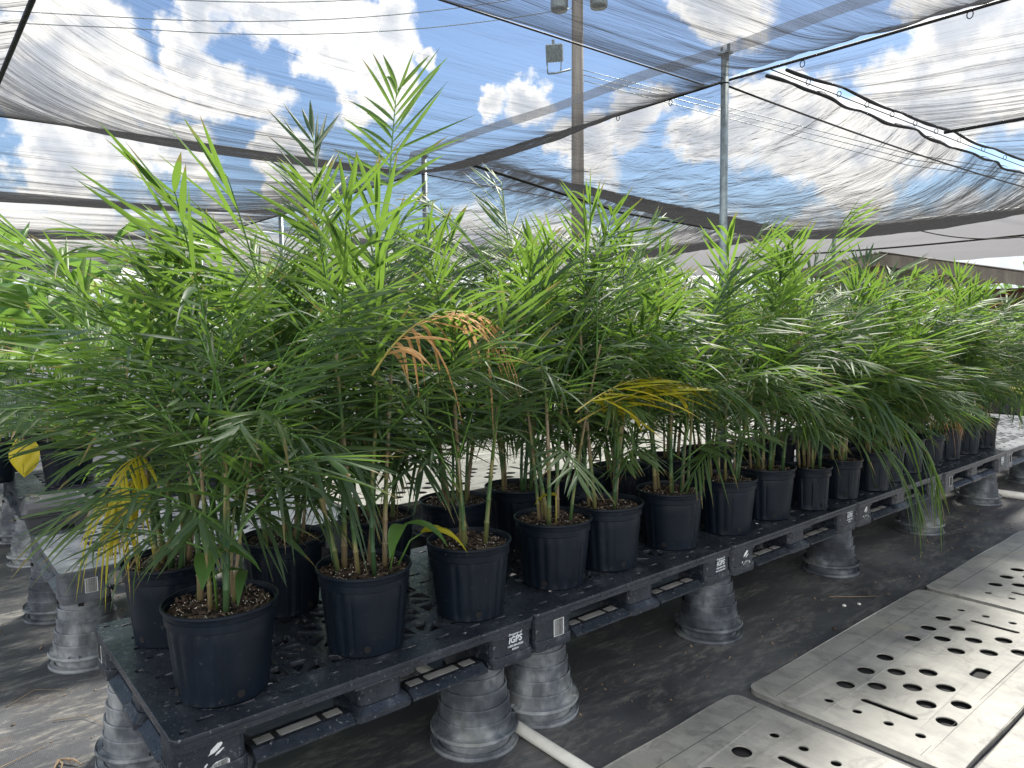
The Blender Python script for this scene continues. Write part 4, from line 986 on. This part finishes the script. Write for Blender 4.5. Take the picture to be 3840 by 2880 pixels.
BRP = [broad_leaf_mesh(20+k, .30, .19, [m_broad_pale, m_rachis], .12, .5, rnd.uniform(.6, .9), .25, True, 1) for k in range(3)]
BRY = [broad_leaf_mesh(30+k, .17, .14, [m_broad_yel, m_rachis_yel], .06, 1.1, .35, .9, True, .5) for k in range(2)]
STRAP = []
for k in range(5):
    r = random.Random(60+k); mb = MB(); leaflet(mb, Vector((0, 0, 0)), Vector((.45+.1*k, 0, 1)), Vector((-1, 0, .3)), r.uniform(.55, .8), .016, r.uniform(.5, .9), 0, 12, r.uniform(-.5, .5)); STRAP.append(mb.mesh('leaf', [leafmat('strap_leaf' if k == 0 else 'strap_leaf', (.10, .20, .03), (.16, .30, .04), (.30, .40, .06), (.40, .65, .06), .42) if k == 0 else STRAP[0].materials[0], m_rachis], smooth=True))
def broad_plant(x, y, z, label, group, seed, n=11, hs=1.0, potm=None, strap=0, yellow=0, pale=.2, cat='potted plant'):
    r = random.Random(seed); t = empty('broad_leaf_plant', (x, y, z)); tag(t, label, cat, group)
    o = link('pot', pot_big, t); link('soil', r.choice(soil_big), t, (0, 0, .242))
    for k in range(n):
        me = r.choice(BR) if r.random() > pale else r.choice(BRP); o = link('leaf', me, t, (r.uniform(-.06, .06), r.uniform(-.06, .06), .25)); s = hs*r.uniform(.65, 1.15)
        o.rotation_euler = (r.uniform(-.15, .15), r.uniform(-.12, .2), k*2.4+r.uniform(-.4, .4)); o.scale = (s, s, s*r.uniform(.9, 1.25))
    for k in range(strap):
        o = link('leaf', r.choice(STRAP), t, (r.uniform(-.05, .05), r.uniform(-.05, .05), .25)); o.rotation_euler = (r.uniform(-.2, .2), r.uniform(-.3, .2), k*2.4+r.uniform(-.4, .4)); s = r.uniform(.7, 1.15); o.scale = (s, s, s)
    for k in range(yellow):
        o = link('leaf', BRY[k % 2], t, (0, 0, .25)); o.rotation_euler = (0, R(25), R((200, 330, 250, 290)[k % 4])+r.uniform(-.3, .3)); o['label'] = 'yellow wilting leaf'
    return t
G3 = 'broad-leaf plants of the third row'
tl = ['at the left edge, with yellow hanging leaves', 'with arching pale strap leaves, left', 'just right of the strap-leaved one', 'behind the nearest palm']
broad_plant(-.75, 4.75, PT, 'broad-leaf plant in a black pot ' + tl[0], G3, 1, 12, 1.15, yellow=3, strap=16)
broad_plant(-.30, 5.2, PT, 'tall large-leaved plant at the left, its round leaf high above the others', G3, 4, 11, 1.15, pale=.3)
broad_plant(.25, 5.6, .3, 'bushy green plant between the left pots and the row behind', G3, 5, 13, 1.2)
t = broad_plant(.36, 3.82, PT, 'broad-leaf plant in a black pot ' + tl[1], G3, 2, 7, 1.3, strap=48, yellow=1)
broad_plant(-.02, 4.22, PT, 'dark potted plant behind the strap-leaved one, with one big yellow leaf', G3, 3, 12, 1.4, yellow=2, strap=16)
# big yellow leaf hanging in front of the left pots
mb = MB(); vs = []
for i in range(11):
    for k in range(-5, 6):
        q, w_ = i/10, .095*math.sin(math.pi*min(1, (i/10)*.86+.10))**.7*(1-.15*i/10); vs.append((w_*k/5, -.012*math.cos(k*.6)-.02*q+.006*math.sin(i+k*1.3), -.19*q+(.03*(abs(k)/5)**1.5*(1-q)) - (.0 if i else -.01*abs(k)/5)))
vs[-11:] = [(0, -.02, -.205)]*11
mb.add(vs, [(i*11+k, i*11+k+1, (i+1)*11+k+1, (i+1)*11+k) for i in range(10) for k in range(10)], 0)
mb.tube([(.12, .12, .0), (.06, .03, .14), (.01, -.01, .10), (0, -.015, .0), (0, -.03, -.18)], [.004, .004, .003, .002, .001], 5, 1)
o = mb.build('leaf', [m_broad_yel, m_rachis_yel], t, smooth=True); o.location = (-.27, -.37, .34); o.rotation_euler = (0, 0, R(-30)); o['label'] = 'large yellow leaf hanging beside the pot'
posw = ['first', 'second', 'third', 'fourth', 'fifth', 'sixth', 'seventh', 'eighth', 'ninth', 'tenth', 'eleventh', 'twelfth', 'thirteenth', 'fourteenth']
for i in range(12):
    broad_plant(.95+i*.62+rnd.uniform(-.08, .08), 3.85+rnd.uniform(-.1, .1), PT, posw[i] + ' green plant from the left in the front line of the third row', G3, 200+i, 11, 1.35+.15*math.sin(i*2.2), pale=.3, strap=(10 if i % 3 == 0 else 0), yellow=1 if i % 4 == 1 else 0)
for i in range(12):
    broad_plant(.5+i*.66+rnd.uniform(-.1, .1), 4.4+rnd.uniform(-.1, .1), PT, posw[i] + ' green plant from the left in the back line of the third row', G3, 230+i, 12, 1.4+.15*math.sin(i*1.7), pale=.25)
G4 = 'broad-leaf plants of the fourth row, half hidden'
for i in range(12):
    broad_plant(-1.6+i*1.0+rnd.uniform(-.15, .15), 6.6+rnd.uniform(-.3, .3), .3, posw[i] + ' plant from the left in the half hidden fourth row', G4, 260+i, 13, 1.55+.15*math.sin(i*1.3), pale=.2)
G5 = 'potted shrubs beyond the end of the front row'
for i, (x, y) in enumerate([(9.2, 2.1), (10.0, 2.6), (10.9, 1.45), (11.6, 2.2), (10.4, 3.4), (11.8, 3.6), (9.4, 3.3), (12.6, .9)]):
    broad_plant(x, y, .60 if i in (2, 3) else .15, ('shrub in a black pot at the right edge, ', 'small shrub behind the last palms, ')[i % 2] + ('nearest', 'second', 'on the tyre bench', 'at the back of the tyre bench', 'fifth', 'sixth', 'seventh', 'farthest')[i], G5, 300+i, 12, .75, pale=.3, cat='potted shrub')

# ================================================================ bench on tyres at the right edge
bn = empty('tyre_bench', (10.9, 1.45, 0), R(20)); tag(bn, 'bench of yellowish lichen-covered planks on upright tyres, right edge', 'bench')
def tyre(mb, c, R0=.32, wd=.26):
    prof = [(R0*.62, -wd/2+.02), (R0*.9, -wd/2), (R0, -wd/2+.03), (R0+.004, 0), (R0, wd/2-.03), (R0*.9, wd/2), (R0*.62, wd/2-.02)]
    mb.lathe([(r_, z) for r_, z in prof], 48, c=c, mod=lambda A, r_, z: (.008 if math.sin(A*24+z*40) > 0 else -.006) if r_ > R0*.95 else 0)
for k, (x, y) in enumerate(((-.55, 0), (.55, 0))):
    for q in range(2):
        mb = MB(); tyre(mb, (x, y, .13+.27*q)); mb.build('tyre', m_tyre, bn, smooth=False)
for k in range(3): mb = MB(); mb.box(-1.0, 1.0, -.36+.25*k, -.13+.25*k, .545, .595); mb.build('plank', m_plank, bn, bevel=.006)
mb = MB(); mb.obox(Vector((-.3, -.1, .68)), (.9, .03, .12), Euler((0, R(-10), R(15)))); o = mb.build('wooden_board', m_wood); o.location = (10.7, 1.4, .0); tag(o, 'loose brown board leaning on the tyre bench', 'board')

# ================================================================ shed with corrugated roof
A_, B_ = Vector((15.97, 5.4, 2.91)), Vector((20.6, 10.4, 2.91)); C_ = Vector((17.4, 2.4, 2.25)); D_ = B_+(C_-A_)
sh = empty('open_shed', (A_.x, A_.y, 0)); tag(sh, 'low open shed with a corrugated roof and grey fascia under the canopy, right', 'shed')
mb = MB(); nA, nB = 160, 2; vs = []
for j in range(nB+1):
    for i in range(nA+1):
        p = (A_.lerp(B_, i/nA)).lerp(C_.lerp(D_, i/nA), j/nB); p.z += .02*math.sin(i*1.3); vs.append(p-Vector((A_.x, A_.y, 0)))
mb.add(vs, [(j*(nA+1)+i, j*(nA+1)+i+1, (j+1)*(nA+1)+i+1, (j+1)*(nA+1)+i) for j in range(nB) for i in range(nA)])
o = mb.build('roof', m_beam, sh, smooth=True); md = o.modifiers.new('thick', 'SOLIDIFY'); md.thickness = .01
def plankbar(a, b, h, t, name, m):
    a, b = Vector(a), Vector(b); d = b-a; mb = MB(); o_ = Vector((A_.x, A_.y, 0)); n = Vector((d.y, -d.x, 0)).normalized()*t
    vs = [a-o_, b-o_, b+n-o_, a+n-o_]; vs = vs+[v-Vector((0, 0, h)) for v in vs]
    mb.add(vs, [(0, 1, 2, 3), (7, 6, 5, 4), (0, 4, 5, 1), (1, 5, 6, 2), (2, 6, 7, 3), (3, 7, 4, 0)]); mb.build(name, m, sh)
dn = Vector((0, 0, .03))
plankbar(A_-dn, B_-dn, .24, .05, 'fascia', m_wood); plankbar(A_-dn, C_-dn, .26, .05, 'fascia', m_wood)
for k, f in enumerate((.02, .3, .6, .95)):
    p = A_.lerp(B_, f)-Vector((A_.x, A_.y, 0)); mb = MB(); mb.box(p.x+.1, p.x+.22, p.y-.1, p.y+.02, 0, 2.66); mb.build('shed_post', m_wood, sh)
for f in (.5, .95):
    p = A_.lerp(C_, f)-Vector((A_.x, A_.y, 0)); mb = MB(); mb.box(p.x+.1, p.x+.22, p.y-.02, p.y+.1, 0, p.z-.3); mb.build('shed_post', m_wood, sh)
m_brown = plain('brown_board_wall', (.10, .045, .03), .8)
pa, pb = A_+Vector((1.2, .9, 0)), B_+Vector((.6, .2, 0)); pa.z = pb.z = 2.5; plankbar(pa, pb, 2.4, .06, 'back_wall', m_brown)
pc = C_+Vector((1.0, .6, 0)); pc.z = 2.1; plankbar(pa-Vector((0, 0, .4)), pc, 2.0, .06, 'side_wall', m_brown)

# ================================================================ far trees
def far_tree(x, y, h, w, label, seed, dark=False):
    r = random.Random(seed); e = empty('tree', (x, y, 0)); tag(e, label, 'tree', 'trees beyond the shade house')
    mb = MB(); mb.tube([(0, 0, 0), (.05, 0, h*.3), (0, .1, h*.6)], [.16, .12, .07], 8)
    for k in range(5): a = r.uniform(0, 6.28); mb.tube([(0, 0, h*(.25+.06*k)), (math.cos(a)*w*.3, math.sin(a)*w*.3, h*(.5+.07*k))], [.06, .02], 6)
    mb.build('trunk', m_wood, e, smooth=True)
    mb = MB(); cl = [(Vector((r.gauss(0, w*.28), r.gauss(0, w*.28), h*(.28+.5*r.random()))), w*r.uniform(.16, .3)) for _ in range(16)]
    for _ in range(1500):
        c0, q = r.choice(cl); v = Vector((r.gauss(0, 1), r.gauss(0, 1), r.gauss(0, .8))).normalized()*q*r.uniform(.6, 1.05)+c0
        if v.z < .15: continue
        a = Vector((r.gauss(0, 1), r.gauss(0, 1), r.gauss(0, 1))).normalized(); b = a.orthogonal().normalized(); s = r.uniform(.10, .22)
        mb.add([v-a*s, v+b*s*.4, v+a*s, v-b*s*.4], [(0, 1, 2, 3)])
    mb.build('crown', m_broad, e)
for i in range(15):
    a = R(-2+7.2*i); d = (27, 31, 29, 34)[i % 4]; 
    far_tree(-.5+d*math.cos(a), -2+d*math.sin(a), 2.6+.9*((i*37) % 10)/10, 5.4, posw[i] + ' bushy tree from the right behind the canopy' if i < 14 else 'last bushy tree far left behind the canopy', 500+i)

# ================================================================ litter on the ground
m_straw = plain('dry_straw', (.26, .19, .12), .8)
def twig(pts, r0, label, m=None):
    m = m or m_straw; r0 *= .7; mb = MB(); mb.tube(pts, [r0*(1-.7*i/(len(pts)-1)) for i in range(len(pts))], 5); o = mb.build('dry_twig', m or m_leaf_dead, smooth=True); tag(o, label, 'twig', 'dry twigs and stalks on the ground'); return o
twig([(3.30, -.02, .008), (3.40, -.12, .012), (3.50, -.19, .01)], .005, 'straight dry stalk on the black fabric between pallets and panels')
twig([(-.42, .95, .006), (-.30, 1.05, .012), (-.15, 1.12, .006)], .004, 'long dry stalk in the lower left corner')
twig([(-.10, 1.30, .006), (.0, 1.25, .012), (.05, 1.12, .006)], .003, 'curved twig between the two left pot stacks')
twig([(-.22, 1.55, .006), (-.12, 1.62, .012), (-.02, 1.55, .006), (-.10, 1.50, .008)], .0025, 'looped dry root near the left stacks')
fb = [(-.13, .98), (-.16, .92), (-.10, .93), (-.19, .86), (-.14, .88), (-.07, .89)]
mb = MB()
for (x, y) in fb[1:]: mb.tube([(fb[0][0], fb[0][1], .01), ((fb[0][0]+x)/2+.01, (fb[0][1]+y)/2, .016), (x, y, .006)], [.003, .004, .001], 4)
tag(mb.build('dry_root_tuft', m_straw, smooth=True), 'frayed dry root tuft on the muddy walkway, lower left', 'root')
mb = MB(); r = random.Random(5)
for k in range(900):
    if k < 560: x, y = r.uniform(-2.2, .4), r.uniform(.2, 4.2)
    else: x, y = r.uniform(1.2, 7), r.uniform(-.5, .2)
    s = r.uniform(.002, .006) if k % 5 else r.uniform(.005, .010); mb.obox(Vector((x, y, s*.4)), (s*1.5, s, s*.7), Euler((r.random(), r.random(), r.random()*6)))
o = mb.build('grit', m_chip2); tag(o, 'fine grit and pebbles strewn over the black ground fabric', 'grit', kind='stuff')
for (x, y, s, l) in ((-.78, 1.75, .022, 'pale stone at the left edge of the walkway'), (3.25, -.13, .011, 'small white pebble near the dry stalk'), (2.93, -.24, .012, 'small brown stone beside the panels'), (3.33, -.17, .010, 'dark crumb beside the white pebble')):
    bm = bmesh.new(); bmesh.ops.create_icosphere(bm, subdivisions=2, radius=s)
    for v in bm.verts: v.co *= 1+.35*noise.noise(v.co*60); v.co.z *= .6
    me = bpy.data.meshes.new('pebble'); bm.to_mesh(me); bm.free(); me.materials.append(m_perl if 'pale' in l or 'white' in l else m_chip); o = link('pebble', me, None, (x, y, s*.5)); tag(o, l, 'pebble')
